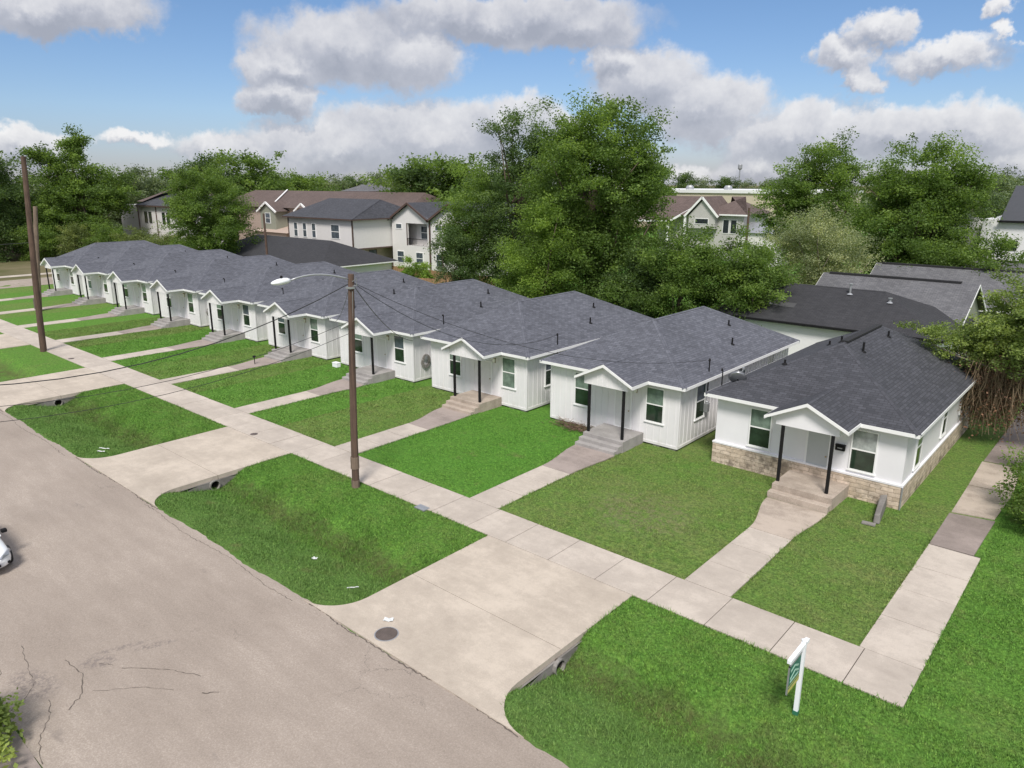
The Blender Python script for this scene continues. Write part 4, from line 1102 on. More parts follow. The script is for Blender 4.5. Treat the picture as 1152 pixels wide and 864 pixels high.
# ------------------------------------------------------------------ buildings behind
def bwin(parent, plane, cx, pos, z0, z1, w, frame='trim', glass='glass_blue', bar=True, lo='glass_lo'):
    fr = MB(); t = .09
    def bx(m_, u0, u1, v0, v1, e0, e1):
        if plane == 'front': m_.box(cx + u0, cx + u1, pos - e1, pos - e0, v0, v1)
        else: m_.box(pos + e0, pos + e1, cx + u0, cx + u1, v0, v1)
    h = w / 2
    bx(fr, -h, -h + t, z0, z1, 0, .07); bx(fr, h - t, h, z0, z1, 0, .07)
    bx(fr, -h + t, h - t, z1 - t, z1, 0, .068); bx(fr, -h + t, h - t, z0, z0 + t, 0, .068)
    zm = (z0 + z1) / 2
    if bar: bx(fr, -h + t, h - t, zm - .04, zm + .04, 0, .06)
    wo_ = fr.build('window', M[frame], parent)
    p = MB(); bx(p, -h + t, h - t, z0 + t, z1 - t, .004, .03); p.build('pane', M[glass], wo_)
    return wo_

# black-roofed building
b = empty('outbuilding', (-26, 52.5, 0), 'white walled building with black hip roof behind the two nearest bungalows', 'building')
mb = MB(); mb.box(.5, 16.2, .5, 9.5, -.1, 3.33); mb.build('wall', M['stucco'], b)
mb = MB(); a_, c_ = hip_roof(mb, 0, 16.7, 0, 10, 3.5, 5.6, 'x'); ridge_caps(mb, [(a_, c_), ((0, 0, 3.5), a_), ((16.7, 0, 3.5), c_)])
rf = mb.build('roof', M['shingle3'], b)
mb = MB(); mb.box(-.03, 16.73, -.03, 10.03, 3.3, 3.44); mb.build('fascia', M['black'], b)
for (x, y, h) in ((9.5, 4.2, .75), (12.4, 3.6, .3), (4.5, 2.0, .25)):
    z = 3.5 + 2.1 * min(y, 10 - y, x, 16.7 - x) / 5; mb = MB(); mb.tube([(x, y, z), (x, y, z + h)], .08, 8); mb.lathe([(.22, 0), (.1, .1)], 10, (x, y, z)); mb.lathe([(.15, 0), (.15, .06)], 10, (x, y, z + h)); mb.build('vent_pipe', M['metal'], rf)
mb = MB(); z = 3.5 + 2.1 * 1.9 / 5
mb.add([(2.6, 1.75, 3.5 + .42 * 1.75 + .02), (6.4, 1.75, 3.5 + .42 * 1.75 + .02), (6.4, 2.35, 3.5 + .42 * 2.35 + .02), (3.0, 2.35, 3.5 + .42 * 2.35 + .02)], [(0, 1, 2, 3)]); mb.build('roof_patch', M['shinglegrey'], rf)

# grey-roofed town houses in a row, ridges along x
for i, (x0, x1, y0, zr, lab_) in enumerate(((-20.6, -9.4, 58.3, 6.0, 'nearest of three long pale grey gable roofs behind the black roof'), (-19.4, -5, 68.8, 6.05, 'middle of three long pale grey gable roofs at the right'), (-17.8, -3, 77.0, 6.15, 'farthest of three long pale grey gable roofs, under the wide tree'))):
    b = empty('row_house', (0, 0, 0), lab_, 'house', 'grey roofed row houses at the right')
    mb = MB(); mb.box(x0 + .4, x1 - .4, y0 + .4, y0 + 9.2, -.1, 3.2)
    mb.add([(x0 + .4, y0 + .4, 3.2), (x0 + .4, y0 + 9.2, 3.2), (x0 + .4, y0 + 4.8, zr - .2), (x1 - .4, y0 + .4, 3.2), (x1 - .4, y0 + 9.2, 3.2), (x1 - .4, y0 + 4.8, zr - .2)], [(0, 1, 2), (3, 5, 4)])
    mb.build('wall', M['sage'], b)
    mb = MB(); a_, c_ = hip_roof(mb, x0, x1, y0, y0 + 9.6, 3.4, zr, 'x', gable=True); rf = mb.build('roof', M['shinglegrey'], b)
    mb = MB(); mb.bar((x0 + .5, y0 + 4.8, zr + .02), (x1 - 1.2, y0 + 4.8, zr + .02), .35, .14); mb.build('ridge_vent_or_shade', M['shingle3'], rf)  # black bar along the ridge, standing in for the shadow line between roofs
    mb = MB(); mb.box(x0, x1, y0 - .03, y0, 3.2, 3.38)
    for xx in (x0, x1): mb.bar((xx, y0, 3.29), (xx, y0 + 4.8, zr - .1), .05, .16); mb.bar((xx, y0 + 9.6, 3.29), (xx, y0 + 4.8, zr - .1), .05, .16)
    mb.build('fascia', M['trim'], b)

# white two-storey building, far right
b = empty('tall_house', (-13.2, 84, 0), 'white two storey building with dark slate roof at the right edge', 'house')
mb = MB(); mb.box(0, 14, 0, 12, -.1, 9.8); mb.build('wall', M['sidingwhite'], b)
mb = MB(); mb.quad((1.4, -.4, 9.7), (14.4, -.4, 9.7), (14.4, 6, 12.9), (1.4, 6, 12.9), uv=[(0, 0), (13, 0), (13, 7), (0, 7)]); mb.quad((1.4, 12.4, 9.7), (1.4, 6, 12.9), (14.4, 6, 12.9), (14.4, 12.4, 9.7), uv=[(0, 0), (0, 7), (13, 7), (13, 0)])
mb.poly([(1.4, -.4, 9.7), (1.4, 6, 12.9), (1.4, 12.4, 9.7)]); mb.build('roof', M['shinglemetal'], b)
mb = MB(); mb.box(1.2, 14.4, -.46, -.4, 9.55, 9.75); mb.build('gutter', M['black'], b)
mb = MB(); mb.box(-3.2, -.02, 1.0, 9, -.1, 8.4); mb.poly([(-3.2, 1.0, 8.4), (-.02, 1.0, 8.4), (-.02, 1.0, 9.8), (-1.6, 1.0, 10.2)]); mb.build('wing', M['sidingwhite'], b)
bwin(b, 'front', 2.6, 0, 7.0, 7.9, 1.0, 'black', 'glass_lo', False); bwin(b, 'front', 5.6, 0, 4.0, 5.6, 1.1, 'black', 'glass_lo'); bwin(b, 'front', 1.6, 0, 3.2, 4.2, 1.1, 'black', 'glass_lo')
mb = MB(); mb.box(5.5, 6.3, 4.6, 5.6, 12, 13.8); mb.build('chimney', M['shinglemetal'], b)

# town house A: wide white block with hip roof
b = empty('townhouse', (-104.2, 66.1, 0), 'white two storey townhouse with hip roof and four upper windows', 'house', 'two storey townhouses behind the row')
mb = MB(); mb.box(0, 16.3, 0, 12.5, 3.7, 7.85); mb.build('wall', M['siding'], b)
mb = MB(); mb.box(.0, 14.9, 1.4, 13.5, -.1, 3.697); mb.build('lower_wall', M['brick'], b)
mb = MB(); a_, c_ = hip_roof(mb, -.6, 16.9, -.6, 14.1, 8.0, 10.6, 'x', hip=2.4); ridge_caps(mb, [(a_, c_), ((-.6, -.6, 8), a_), ((16.9, -.6, 8), c_)]); mb.build('roof', M['shingle2'], b)
mb = MB(); mb.box(-.63, 16.93, -.63, 14.13, 7.8, 7.96); mb.box(16.2, 16.38, -.08, .08, 3.7, 7.8); mb.box(-.08, .1, -.08, .1, 3.7, 7.8); mb.box(16.3, 16.36, 0, 13.5, 3.6, 3.78); mb.build('trim', M['brown'], b)
for x in (2.0, 4.4, 6.8): bwin(b, 'front', x, 0, 4.9, 7.1, 1.05, 'trim', 'glass_blue')
bwin(b, 'front', 12.2, 0, 5.0, 7.1, 2.1, 'trim', 'glass_blue')
bwin(b, 'right', 4.6, 14.9, 1.9, 3.3, 1.5, 'brown', 'glass_blue', False)
# town house B: two gables with balconies
b = empty('townhouse', (-87.6, 73.2, 0), 'pale townhouse with two gables and recessed balconies, partly behind trees', 'house', 'two storey townhouses behind the row')
W1 = 8.3
for k, gx in enumerate((0.0, 8.5)):
    wl = MB()
    # front wall in pieces round the balcony opening (x 3.2-7.8, z 4.2-7.6)
    wl.box(gx, gx + 3.4, 0, .3, -.1, 7.9); wl.box(gx + 7.8, gx + W1, 0, .3, -.1, 7.9); wl.box(gx + 3.4, gx + 7.8, 0, .3, 7.3, 7.9); wl.box(gx + 3.4, gx + 7.8, 0, .3, -.1, 4.1)
    wl.box(gx + 3.4, gx + 7.8, 1.8, 2.0, 4.1, 7.9); wl.box(gx, gx + W1, 2.0, 12, -.1, 7.9); wl.box(gx, gx + .2, .3, 2, 0, 7.9); wl.box(gx + W1 - .2, gx + W1, .3, 2, 0, 7.9); wl.box(gx + 3.4, gx + 7.8, .3, 1.8, 3.9, 4.1)
    wl.add([(gx, 0, 7.9), (gx + W1, 0, 7.9), (gx + W1 / 2, 0, 10.1)], [(0, 1, 2)])
    wall_ = wl.build('wall', M['siding'], b)
    rf_ = MB(); hip_roof(rf_, gx - .35, gx + W1 + .2, -.5, 12.4, 7.75, 10.25, 'y', gable=True); rf_.build('roof', M['shingle2'], b)
    tr = MB()
    for sg, e in ((1, gx - .35), (-1, gx + W1 + .2)): tr.bar((e, -.5, 7.68), (gx - .075 + W1 / 2, -.5, 10.16), .12, .26)
    tr.box(gx + W1 - .1, gx + W1 + .12, -.12, 0, 0, 7.8); tr.box(gx + 3.3, gx + 3.42, -.06, 0, 4.1, 7.3); tr.build('trim', M['brown'], b)
    rl = MB(); rl.box(gx + 3.4, gx + 7.8, -.05, 0, 5.05, 5.13)
    for x in np.arange(gx + 3.5, gx + 7.8, .22): rl.box(x, x + .04, -.04, -.01, 4.12, 5.05)
    rl.build('balcony_railing', M['black'], b)
    bwin(b, 'front', gx + 5.2, 1.8, 4.9, 6.9, 1.5, 'trim', 'glass_blue'); bwin(b, 'front', gx + 1.6, 0, 6.4, 7.2, 1.4, 'trim', 'glass_blue', False)
    bwin(b, 'front', gx + 1.8, 0, 1.4, 3.2, 1.6, 'trim', 'glass_blue'); bwin(b, 'front', gx + 6.0, 0, 1.4, 3.2, 1.6, 'trim', 'glass_blue')
    dd_ = MB(); dd_.box(gx + 6.6, gx + 7.5, 1.72, 1.8, 4.15, 6.6); dd_.build('balcony_door', M['sidingwhite'], b)
# brown-roofed house C with dormer gable
b = empty('townhouse', (-152.4, 81.6, 0), 'long brown roofed house with a small gabled bay and white window', 'house', 'two storey townhouses behind the row')
mb = MB(); mb.box(4, 44, 0, 12, -.1, 8.7); mb.build('wall', M['brick'], b)
mb = MB(); a_, c_ = hip_roof(mb, -2, 52, -.7, 12.7, 8.7, 11.9, 'x', gable=False, hip=3); mb.build('roof', M['shinglebrown'], b)
mb = MB()
gx = 18.6
mb.box(gx - 2.3, gx + 2.3, -2.4, 0, 4.2, 8.2); mb.poly([(gx - 2.3, -2.4, 8.2), (gx + 2.3, -2.4, 8.2), (gx, -2.4, 9.5)]); bay = mb.build('bay', M['sage'], b)
bwin(bay, 'front', gx, -2.4, 5.6, 7.7, 1.6, 'trim', 'glass_blue')
mb = MB()
for sg in (-1, 1): mb.bar((gx + sg * 3.0, -2.7, 7.85), (gx, -2.7, 9.75), .16, .34)
for sg in (-1, 1): mb.bar((gx + 8.2 + sg * 2.2, -1.2, 8.1), (gx + 8.2, -1.2, 9.6), .16, .3)
mb.bar((gx - 1.6, -.75, 8.9), (gx - 6.0, 5.6, 12.1), .22, .12)
mb.build('rake_board', M['trim'], b)
mb = MB()
q1 = [(gx - 3.0, -2.7, 8.0), (gx - 3.0, 1.0, 8.0), (gx, 1.5, 9.86), (gx, -2.7, 9.86)]; q2 = [(gx + 3.0, 1.0, 8.0), (gx + 3.0, -2.7, 8.0), (gx, -2.7, 9.86), (gx, 1.5, 9.86)]
mb.quad(*q1[::-1], uv=[(0, 0), (0, 3), (4, 3), (4, 0)]); mb.quad(*q2, uv=[(0, 0), (4, 0), (4, 3), (0, 3)]); mb.build('bay_roof', M['shinglebrown'], b)
mb = MB(); mb.box(gx - 2.6, gx + 7, -3.6, 0, 3.3, 4.1); mb.quad((gx - 3, -4, 4.1), (gx + 8, -4, 4.1), (gx + 8, 0, 5.0), (gx - 3, 0, 5.0)); mb.build('porch', M['brick'], b)
b.scale = (1.137, 1.137, .955)
# grey-and-white house D at the left
b = empty('grey_house', (-156, 62.0, 0), 'grey and white two storey house between the ragged tree and the broad tree', 'house')
mb = MB(); mb.box(8.2, 21.5, 0, 11, -.1, 8.8); mb.build('wall', M['siding'], b)
mb = MB(); mb.box(0, 8.19, -.5, 10, -.1, 8.8); mb.build('side_wing', M['sidinggrey'], b)
mb = MB(); hip_roof(mb, 7.6, 22, -.6, 11.6, 8.9, 12.1, 'y'); mb.build('roof', M['shingle2'], b)
mb = MB(); hip_roof(mb, -5, 9.5, 5, 19, 9.2, 12.6, 'x'); mb.build('rear_roof', M['shinglebrown'], b)
mb = MB(); mb.box(7.57, 22.03, -.64, -.6, 8.65, 8.85); mb.box(8.1, 8.4, -.62, -.5, 0, 8.6); mb.box(14.6, 14.85, -.1, 0, 0, 8.6); mb.build('trim', M['brown'], b)
for x in (10.2, 12.1, 17.6, 19.4): bwin(b, 'front', x, 0, 5.6, 7.7, 1.1, 'black', 'glass_lo')
bwin(b, 'front', 4.4, -.5, 6.9, 8.1, 1.4, 'trim', 'glass_lo', False); bwin(b, 'front', 18.5, 0, 1.9, 3.2, 3.0, 'brown', 'glass_lo', False)

# dark-roofed single-storey building at left of the townhouses
b = empty('outbuilding', (-110, 54.0, -.25), 'low building with dark hip roof in front of the white townhouse', 'building')
mb = MB(); mb.box(.6, 30.6, .6, 12, -.1, 2.8); mb.build('wall', M['stucco'], b)
mb = MB(); a_, c_ = hip_roof(mb, 0, 31.3, 0, 12.6, 3.0, 5.7, 'x'); mb.build('roof', M['shingle3'], b)
mb = MB(); mb.box(-.02, 31.32, -.02, 12.62, 2.8, 2.94); mb.build('fascia', M['trim'], b)

# house E and warehouse F
b = empty('gable_house', (-66.6, 121.5, 0), 'grey house with white trimmed gable, seen between the tallest tree and the right trees', 'house')
mb = MB(); mb.box(-4, 3.2, .6, 10, -.1, 7.7); mb.box(3.2, 8.2, -1.2, 0, 5.4, 7.6); mb.box(3.2, 12.9, 0, 10, -.1, 7.9); mb.poly([(3.2, -1.2, 7.6), (8.2, -1.2, 7.6), (5.7, -1.2, 10.2)]); mb.build('wall', M['sidinggrey'], b)
mb = MB()
mb.quad((2.6, -1.6, 7.5), (2.6, 6, 7.5), (5.7, 6, 10.8), (5.7, -1.6, 10.8)); mb.quad((8.8, -1.6, 7.5), (5.7, -1.6, 10.8), (5.7, 6, 10.8), (8.8, 6, 7.5))
hip_roof(mb, 5.2, 13.6, -.6, 10.4, 7.9, 10.75, 'x'); mb.quad((-6, -1, 7.6), (3.2, -1, 7.6), (5.7, 5, 10.7), (-6, 5, 10.7)); mb.quad((-6, -3.0, 6.6), (.2, -3.0, 6.6), (2.2, 1, 8.6), (-6, 1, 8.6))
for k in range(len(mb.f)):
    if k not in mb.uv: mb.uv[k] = [(0, 0), (4, 0), (4, 4), (0, 4)][:len(mb.f[k])]
mb.build('roof', M['shinglebrown'], b)
mb = MB(); mb.bar((2.5, -1.62, 7.35), (5.7, -1.62, 10.65), .14, .34); mb.bar((8.9, -1.62, 7.35), (5.7, -1.62, 10.65), .14, .34); mb.box(8.6, 13.7, -.7, -.62, 7.65, 7.88); mb.box(-6, .3, -3.1, -3.0, 6.3, 6.6); mb.bar((.3, -3.05, 6.45), (2.3, 1, 8.5), .14, .3); mb.box(2.4, 2.75, -1.5, -1.2, 0, 7.4); mb.box(-.2, .2, -2.9, -2.6, 0, 6.4); mb.build('trim', M['trim'], b)
bwin(b, 'front', 5.7, -1.2, 6.1, 7.1, 2.6, 'trim', 'carglass', False); bwin(b, 'front', 9.7, 0, 4.6, 7.0, 1.2, 'trim', 'carglass', False); bwin(b, 'front', 11.1, 0, 4.6, 7.0, 1.2, 'trim', 'carglass', False)
b = empty('warehouse', (0, 0, 0), 'long beige flat roofed warehouse beyond the grey gabled house', 'building')
mb = MB(); mb.box(-150, -70, 205, 240, -.1, 10.1); mb.build('wall', M['beige'], b)
mb = MB(); mb.box(-150.3, -69.7, 204.6, 240.4, 10.1, 11.0); mb.build('parapet', M['sidingwhite'], b)
for x in (-112, -99.5): mb = MB(); mb.lathe([(1.2, 0), (1.2, .7), (.8, 1.2)], 10, (x, 212, 11)); mb.build('roof_fan', M['metal'], b)
b = empty('small_shed', (-74, 80, 0), 'pale blue roofed shed near the warehouse', 'shed'); b.location = (-53, 118, 0)
mb = MB(); mb.box(0, 7, 0, 5, -.1, 5.2); mb.build('wall', M['siding'], b); mb = MB(); mb.quad((-.3, -.4, 5.2), (7.3, -.4, 5.2), (7.3, 5.4, 6.6), (-.3, 5.4, 6.6)); mb.build('roof', M['metal'], b)
# small orange and slate roofs on the skyline
b = empty('distant_house', (-150, 150, 0), 'small orange walled house with dark roof above the brown roof', 'house')
x, y = ray_xy(401, 165); b.location = (x, y, 0)
mb = MB(); mb.box(-3.6, 3.6, 0, 8, 0, 11.2); mb.build('wall', M['orange'], b); mb = MB(); hip_roof(mb, -5.2, 3.9, -.4, 8.4, 11.2, 13.0, 'x'); mb.build('roof', M['shinglegrey'], b)
# cell mast and utility pole far behind
x, y = ray_xy(831, 420)
b = empty('radio_mast', (x, y, 0), 'thin lattice radio mast on the horizon', 'mast')
mb = MB(); mb.tube([(0, 0, 0), (0, 0, 22)], [.5, .3], 6); mb.build('mast', M['metal'], b)
mb = MB(); mb.lathe([(.8, 0), (1.2, .5), (1.2, 2.4), (.8, 2.8)], 8, (0, 0, 19.5)); mb.build('antenna_head', M['metal'], b)
x, y = ray_xy(845, 105); mb = MB(); mb.tube([(0, 0, 0), (0, 0, 9.9)], [.2, .15], 8); o = mb.build('utility_pole', M['polewood'], loc=(x, y, 0)); tag(o, 'brown utility pole standing beside the grey gabled house', 'pole')
x, y = ray_xy(293, 92); mb = MB(); mb.tube([(0, 0, 0), (0, 0, 9.6)], [.16, .12], 8); o = mb.build('utility_pole', M['polewood'], loc=(x, y, 0)); tag(o, 'slim dark utility pole right of the broad tree', 'pole')

# fences
def fence(label, x0, y0, x1, y1, h, mat):
    L = math.hypot(x1 - x0, y1 - y0); b = empty('board_fence', (x0, y0, 0), label, 'fence', rz=math.atan2(y1 - y0, x1 - x0))
    mb = MB(); n = int(L / .16)
    for k in range(n): mb.box(k * L / n + .006, (k + 1) * L / n - .006, -.02, 0, .05, h + .02 * math.sin(k * 2.1))
    mb.build('boards', M[mat], b)
    mb = MB(); mb.box(0, L, 0, .06, .4, .5); mb.box(0, L, 0, .06, h - .35, h - .25)
    for k in range(int(L / 2.4) + 1): mb.box(k * 2.4 - .05, k * 2.4 + .05, .0, .1, 0, h + .05)
    mb.build('rails', M[mat], b)
fence('brown board fence below the white townhouse', -82.5, 66.0, -60, 66.0, 2.0, 'fence')
fence('new yellow board fence behind the bungalow roofs', -76, 60.5, -50.0, 47.6, 1.9, 'fencepale')
fence('brown board fence running back from the low dark roofed building', -78.8, 58.4, -60.0, 63.5, 1.7, 'fence')
tree('garden_shrub', 'bright green shrub in front of the townhouse balconies', -74.5, 65.0, [(0, 0, 2.0, 2.4, 1.6, 1.8), (2, 0, 1.6, 2, 1.6, 1.5)], 6000, .2, LEAF['bright'], .1, 1.4, cat='shrub', tips=60, clump=.6, seed=61, limbs=5)

# ------------------------------------------------------------------ street furniture
# street lamp pole
b = empty('street_lamp', (-25.28, 18.42, 0), 'wooden utility pole with curved street lamp arm on the verge in the middle', 'street lamp')
mb = MB(); mb.tube([(0, 0, -.2), (.05, .05, 3), (.12, .14, 6.5), (.19, .25, 9.5)], [.165, .155, .14, .125], 12); mb.build('pole', M['polewood'], b, smooth=False)
mb = MB(); mb.tube([(.012, .012, .9), (.02, .02, 1.45)], [.19, .188], 12); mb.tube([(0, 0, 0), (0, 0, .35)], .185, 12); mb.build('pole_sleeve', M['polewood2'], b)
mb = MB(); pts = []
for k in range(11):
    t = k / 10; pts.append((.18 - .42 * t, .2 - 2.55 * t, 9.28 + .5 * math.sin(math.pi * min(1, t * .9) * .62) - .32 * t * t))
mb.tube(pts, .035, 8); mb.build('lamp_arm', M['metal'], b, smooth=True)
hd = MB(); e = Vector(pts[-1]); dirv = (Vector(pts[-1]) - Vector(pts[-3])); dirv.z = 0; dirv.normalize(); side = Vector((-dirv.y, dirv.x, 0))
prof = [(0, .05, .06, 0), (.12, .10, .11, 0), (.30, .15, .13, -.01), (.50, .17, .12, -.03), (.68, .12, .08, -.05), (.78, .04, .03, -.06)]
vv = []; nseg = 12
for (s_, hw_, hh, dz_) in prof:
    c = e + dirv * s_ + Vector((0, 0, dz_))
    vv += [c + side * hw_ * math.cos(2 * math.pi * k / nseg) + Vector((0, 0, hh * math.sin(2 * math.pi * k / nseg))) for k in range(nseg)]
ff = [(i * nseg + k, i * nseg + (k + 1) % nseg, (i + 1) * nseg + (k + 1) % nseg, (i + 1) * nseg + k) for i in range(len(prof) - 1) for k in range(nseg)]
ff += [tuple(range(nseg - 1, -1, -1)), tuple(range((len(prof) - 1) * nseg, len(prof) * nseg))]
hd.add(vv, ff); lh = hd.build('lamp_head', M['pvc'], b, smooth=True)
pc = MB(); c = e + dirv * .35; pc.lathe([(.05, 0), (.05, .08), (.03, .1)], 10, (c.x, c.y, c.z + .11)); pc.build('photocell', M['black'], lh)
mb = MB(); mb.tube([(.3, .22, 9.2), (.55, .25, 9.35), (.5, .28, 9.05), (.25, .22, 9.0)], .02, 6); mb.tube([(.02, .02, 0), (.15, .02, 4), (.3, .2, 8.8)], .012, 5); mb.box(.05, .35, .05, .3, 8.9, 8.98); mb.build('brackets', M['metal'], b)
# tall leaning pole and the one behind it
b = empty('utility_pole', (-66.23, 18.75, 0), 'tall leaning bare wooden pole on the pavement edge at the left', 'pole')
mb = MB(); mb.tube([(0, 0, -.2), (.1, .2, 5), (.18, .5, 10), (.24, .80, 15.0)], [.25, .22, .2, .18], 12); mb.build('shaft', [M['polewood']], b)
b = empty('utility_pole', (-87.75, 25.07, 0), 'shorter grey pole standing behind the tall leaning one', 'pole')
mb = MB(); mb.tube([(0, 0, -.2), (0.15, 0.52, 5), (0.33, 1.15, 10.7)], [.28, .25, .2], 12); mb.build('shaft', M['polewood2'], b)
mb = MB(); mb.box(-.35, .1, -.3, .3, .2, 1.3); mb.build('meter_box', M['iron'], b)

def wire(label, a, c, sag, r=.012, mat='wire', n=18):
    pts = []
    for k in range(n + 1):
        t = k / n; p = Vector(a).lerp(Vector(c), t); p.z -= sag * 4 * t * (1 - t); pts.append(p)
    mb = MB(); mb.tube(pts, r, 5); o = mb.build('overhead_wire', M[mat]); tag(o, label, 'wire', 'overhead wires'); return o
PT = Vector((-25.1, 18.65, 9.2))
wire('thick black service cable from the lamp pole to the bungalow behind it', PT, (-36.35, 31.75, 3.0), .6, .018)
wire('service cable from the lamp pole to the house with tan porch steps', PT, (-26.5, 34.7, 4.3), 1.5, .013)
wire('service cable from the lamp pole to the roof mast of the house with dead brush', PT, (-16.6, 34.6, 4.3), 1.3, .011)
wire('long low wire dropping from the roof mast behind the lamp to the far bungalows', PT, (-46.2, 31.9, 3.6), 1.1, .011)
wire('dark cable swinging from the lamp pole across the road to the left', PT + Vector((-.1, 0, -.1)), (-34, -4, 9.5), 3.0, .02)
wire('upper of two thin grey wires crossing the road from the lamp pole', (-25.2, 18.5, 7.5), (-34, -5, 8.5), 2.4, .011)
wire('lower of two thin grey wires crossing the road from the lamp pole', (-25.2, 18.5, 7.0), (-34, -6, 8.0), 2.4, .011)
wire('thin wire at the left edge running to the tall leaning pole', (-66.0, 19.1, 8.6), (-110, -10, 9.5), 1.2, .02)

# estate sign
b = empty('yard_sign', (-4.96, 16.85, float(height(np.array(-4.96), np.array(16.85)))), 'white post with hanging green estate sign on the grass at the lower right', 'sign')
mb = MB(); mb.box(-.055, .055, -.055, .055, .0, 2.16); mb.build('post', M['pvc'], b, bevel=.006)
mb = MB(); mb.box(-.065, .065, -.065, .065, -.02, .13); mb.build('post_foot', M['sleeve'], b)
mb = MB(); mb.box(-.05, .05, -.98, .25, 2.03, 2.13); mb.lathe([(.085, 0), (.085, .03), (.0, .09)], 4, (0, 0, 2.16)); mb.build('arm', M['pvc'], b, bevel=.006)
sg_ = MB(); sg_.box(-.012, .012, -.90, -.14, 1.22, 1.90); sp = sg_.build('sign_panel', M['signgreen'], b)
mb = MB(); mb.box(-.016, .016, -.90, -.14, 1.14, 1.24); mb.box(-.016, .016, -.90, -.14, 1.30, 1.32); mb.build('gold_strip', M['signgold'], sp)
mb = MB()
for (ya, za, yb_, zb_) in ((-.8, 1.72, -.55, 1.78), (-.55, 1.78, -.3, 1.66), (-.8, 1.5, -.5, 1.62), (-.5, 1.62, -.25, 1.5), (-.8, 1.42, -.25, 1.42)): mb.bar((.014, ya, za), (.014, yb_, zb_), .012, .05)
mb.build('emblem', M['signpale'], sp)
mb = MB(); mb.box(-.02, .02, -.92, -.90, 1.12, 1.93); mb.box(-.02, .02, -.92, -.12, 1.90, 1.93); mb.tube([(0, -.8, 1.93), (0, -.8, 2.03)], .008, 5); mb.tube([(0, -.24, 1.93), (0, -.24, 2.03)], .008, 5); mb.build('sign_frame', M['metal'], sp)

# manhole, lids, litter
b = empty('manhole_cover', (-15.54, 12.12, .037), 'round rusty manhole cover in the nearest driveway apron', 'manhole')
mb = MB(); mb.lathe([(.37, 0), (.37, .008), (.345, .010)], 28); fr_ = mb.build('rim', M['metal'], b)
mb = MB(); mb.lathe([(.335, 0), (.335, .014)], 28)
for k in range(-5, 6):
    hwid = math.sqrt(max(0, .32 ** 2 - (k * .055) ** 2)); mb.box(-hwid, hwid, k * .055 - .012, k * .055 + .012, .014, .022)
mb.build('lid', M['iron'], b)
for (x, y, s_, lb_) in ((-35.1, 19.15, .28, 'small rusty valve lid in the pavement at the second driveway'), (-21.38, 18.86, .27, 'grey metal box lid at the edge of the pavement right of the lamp pole'), (-61.6, 19.2, .3, 'grey box lid beside the tall leaning pole')):
    mb = MB()
    if s_ == .27: mb.box(-.3, .3, -.18, .18, 0, .05); mb.box(-.25, .25, -.14, .14, .05, .06)
    else: mb.lathe([(s_ * .7, 0), (s_ * .7, .012), (s_ * .62, .016)], 20); mb.box(-.1, .1, -.02, .02, .012, .024)
    o = mb.build('access_lid', M['iron'] if s_ != .27 else M['metal'], loc=(x, y, .042 if s_ != .27 else .0)); tag(o, lb_, 'lid')
def litter(label, x, y, w, l, rz, mat='paper', nm='litter'):
    mb = MB(); n = 5; z0 = max(0, float(height(np.array(x), np.array(y)))) if nm == 'paper' else float(height(np.array(x), np.array(y))) + .05
    for i in range(n):
        for j in range(3):
            f = lambda u, v: (w * (u / n - .5), l * (v / 3 - .5), .03 + .02 * math.sin(u * 1.7 + v * 2.3))
            mb.quad(f(i, j), f(i + 1, j), f(i + 1, j + 1), f(i, j + 1))
    o = mb.build('litter', M[mat], loc=(x, y, z0 + (.04 if nm == 'paper' else .0))); o.rotation_euler = (0, 0, rz); tag(o, label, 'litter')
    sm = o.modifiers.new('thick', 'SOLIDIFY'); sm.thickness = .006
litter('crumpled white paper lying beside the manhole cover', -16.06, 12.63, .30, .18, .6, nm='paper')
litter('pale scrap lying in the ditch of the middle verge', -21.9, 13.9, .2, .14, .3)
litter('white stick of litter near the lower end of the middle verge', -18.9, 13.4, .4, .035, .9)
litter('upper white strip of litter on the left verge', -39.6, 13.2, .6, .07, .5)
litter('lower white strip of litter on the left verge', -38.9, 12.8, .42, .08, .5)

# things by the houses
b = empty('satellite_dish', (-14.0, 32.6, 3.68), 'grey satellite dish on the roof edge of the stone based bungalow', 'satellite dish')
mb = MB(); mb.tube([(0, 0, -.1), (0, 0, .3), (-.05, -.08, .48)], .025, 8); mb.bar((0, 0, .02), (.25, .25, .05), .03); mb.build('mount', M['black'], b)
mb = MB(); n = 20; prof = [(0.02, 0), (.15, .01), (.30, .04), (.42, .09)]; mb.lathe(prof, n); mb.lathe([(.42, .09), (.43, .1), (.3, .05), (.15, .02), (.02, .012)], n); ds = mb.build('dish', M['carsilver'], b, smooth=True); ds.location = (-.05, -.1, .5); ds.rotation_euler = (R(-52), R(-30), 0)
mb = MB(); mb.tube([(-.05, -.1, .5), (.1, .2, .95)], .015, 6); mb.box(.05, .15, .15, .25, .92, 1.02); mb.build('feed_arm', M['metal'], b)
b = empty('conduit_mast', (-15.08, 33.1, 3.45), 'thin black pipe mast at the left eave of the stone based bungalow', 'mast')
mb = MB(); mb.tube([(0, 0, -.3), (0, 0, .85), (0, -.08, .93), (0, -.15, .86)], [.03, .03, .045, .03], 8); mb.build('pipe', M['black'], b)
mb = MB(); mb.box(0, .5, -.03, .03, .0, .0); 
b = empty('mailbox', (-14.68 + 5.79, 31.95, 2.0), 'black wall mailbox right of the grey door', 'mailbox')
mb = MB(); mb.box(-.2, .2, -.14, 0, 0, .24); mb.build('box', M['black'], b, bevel=.02); mb = MB(); mb.box(-.21, .21, -.16, 0, .242, .27); mb.build('flap', M['black'], b); mb = MB(); mb.box(-.1, .1, -.146, -.14, .1, .14); mb.build('plate', M['metal'], b)
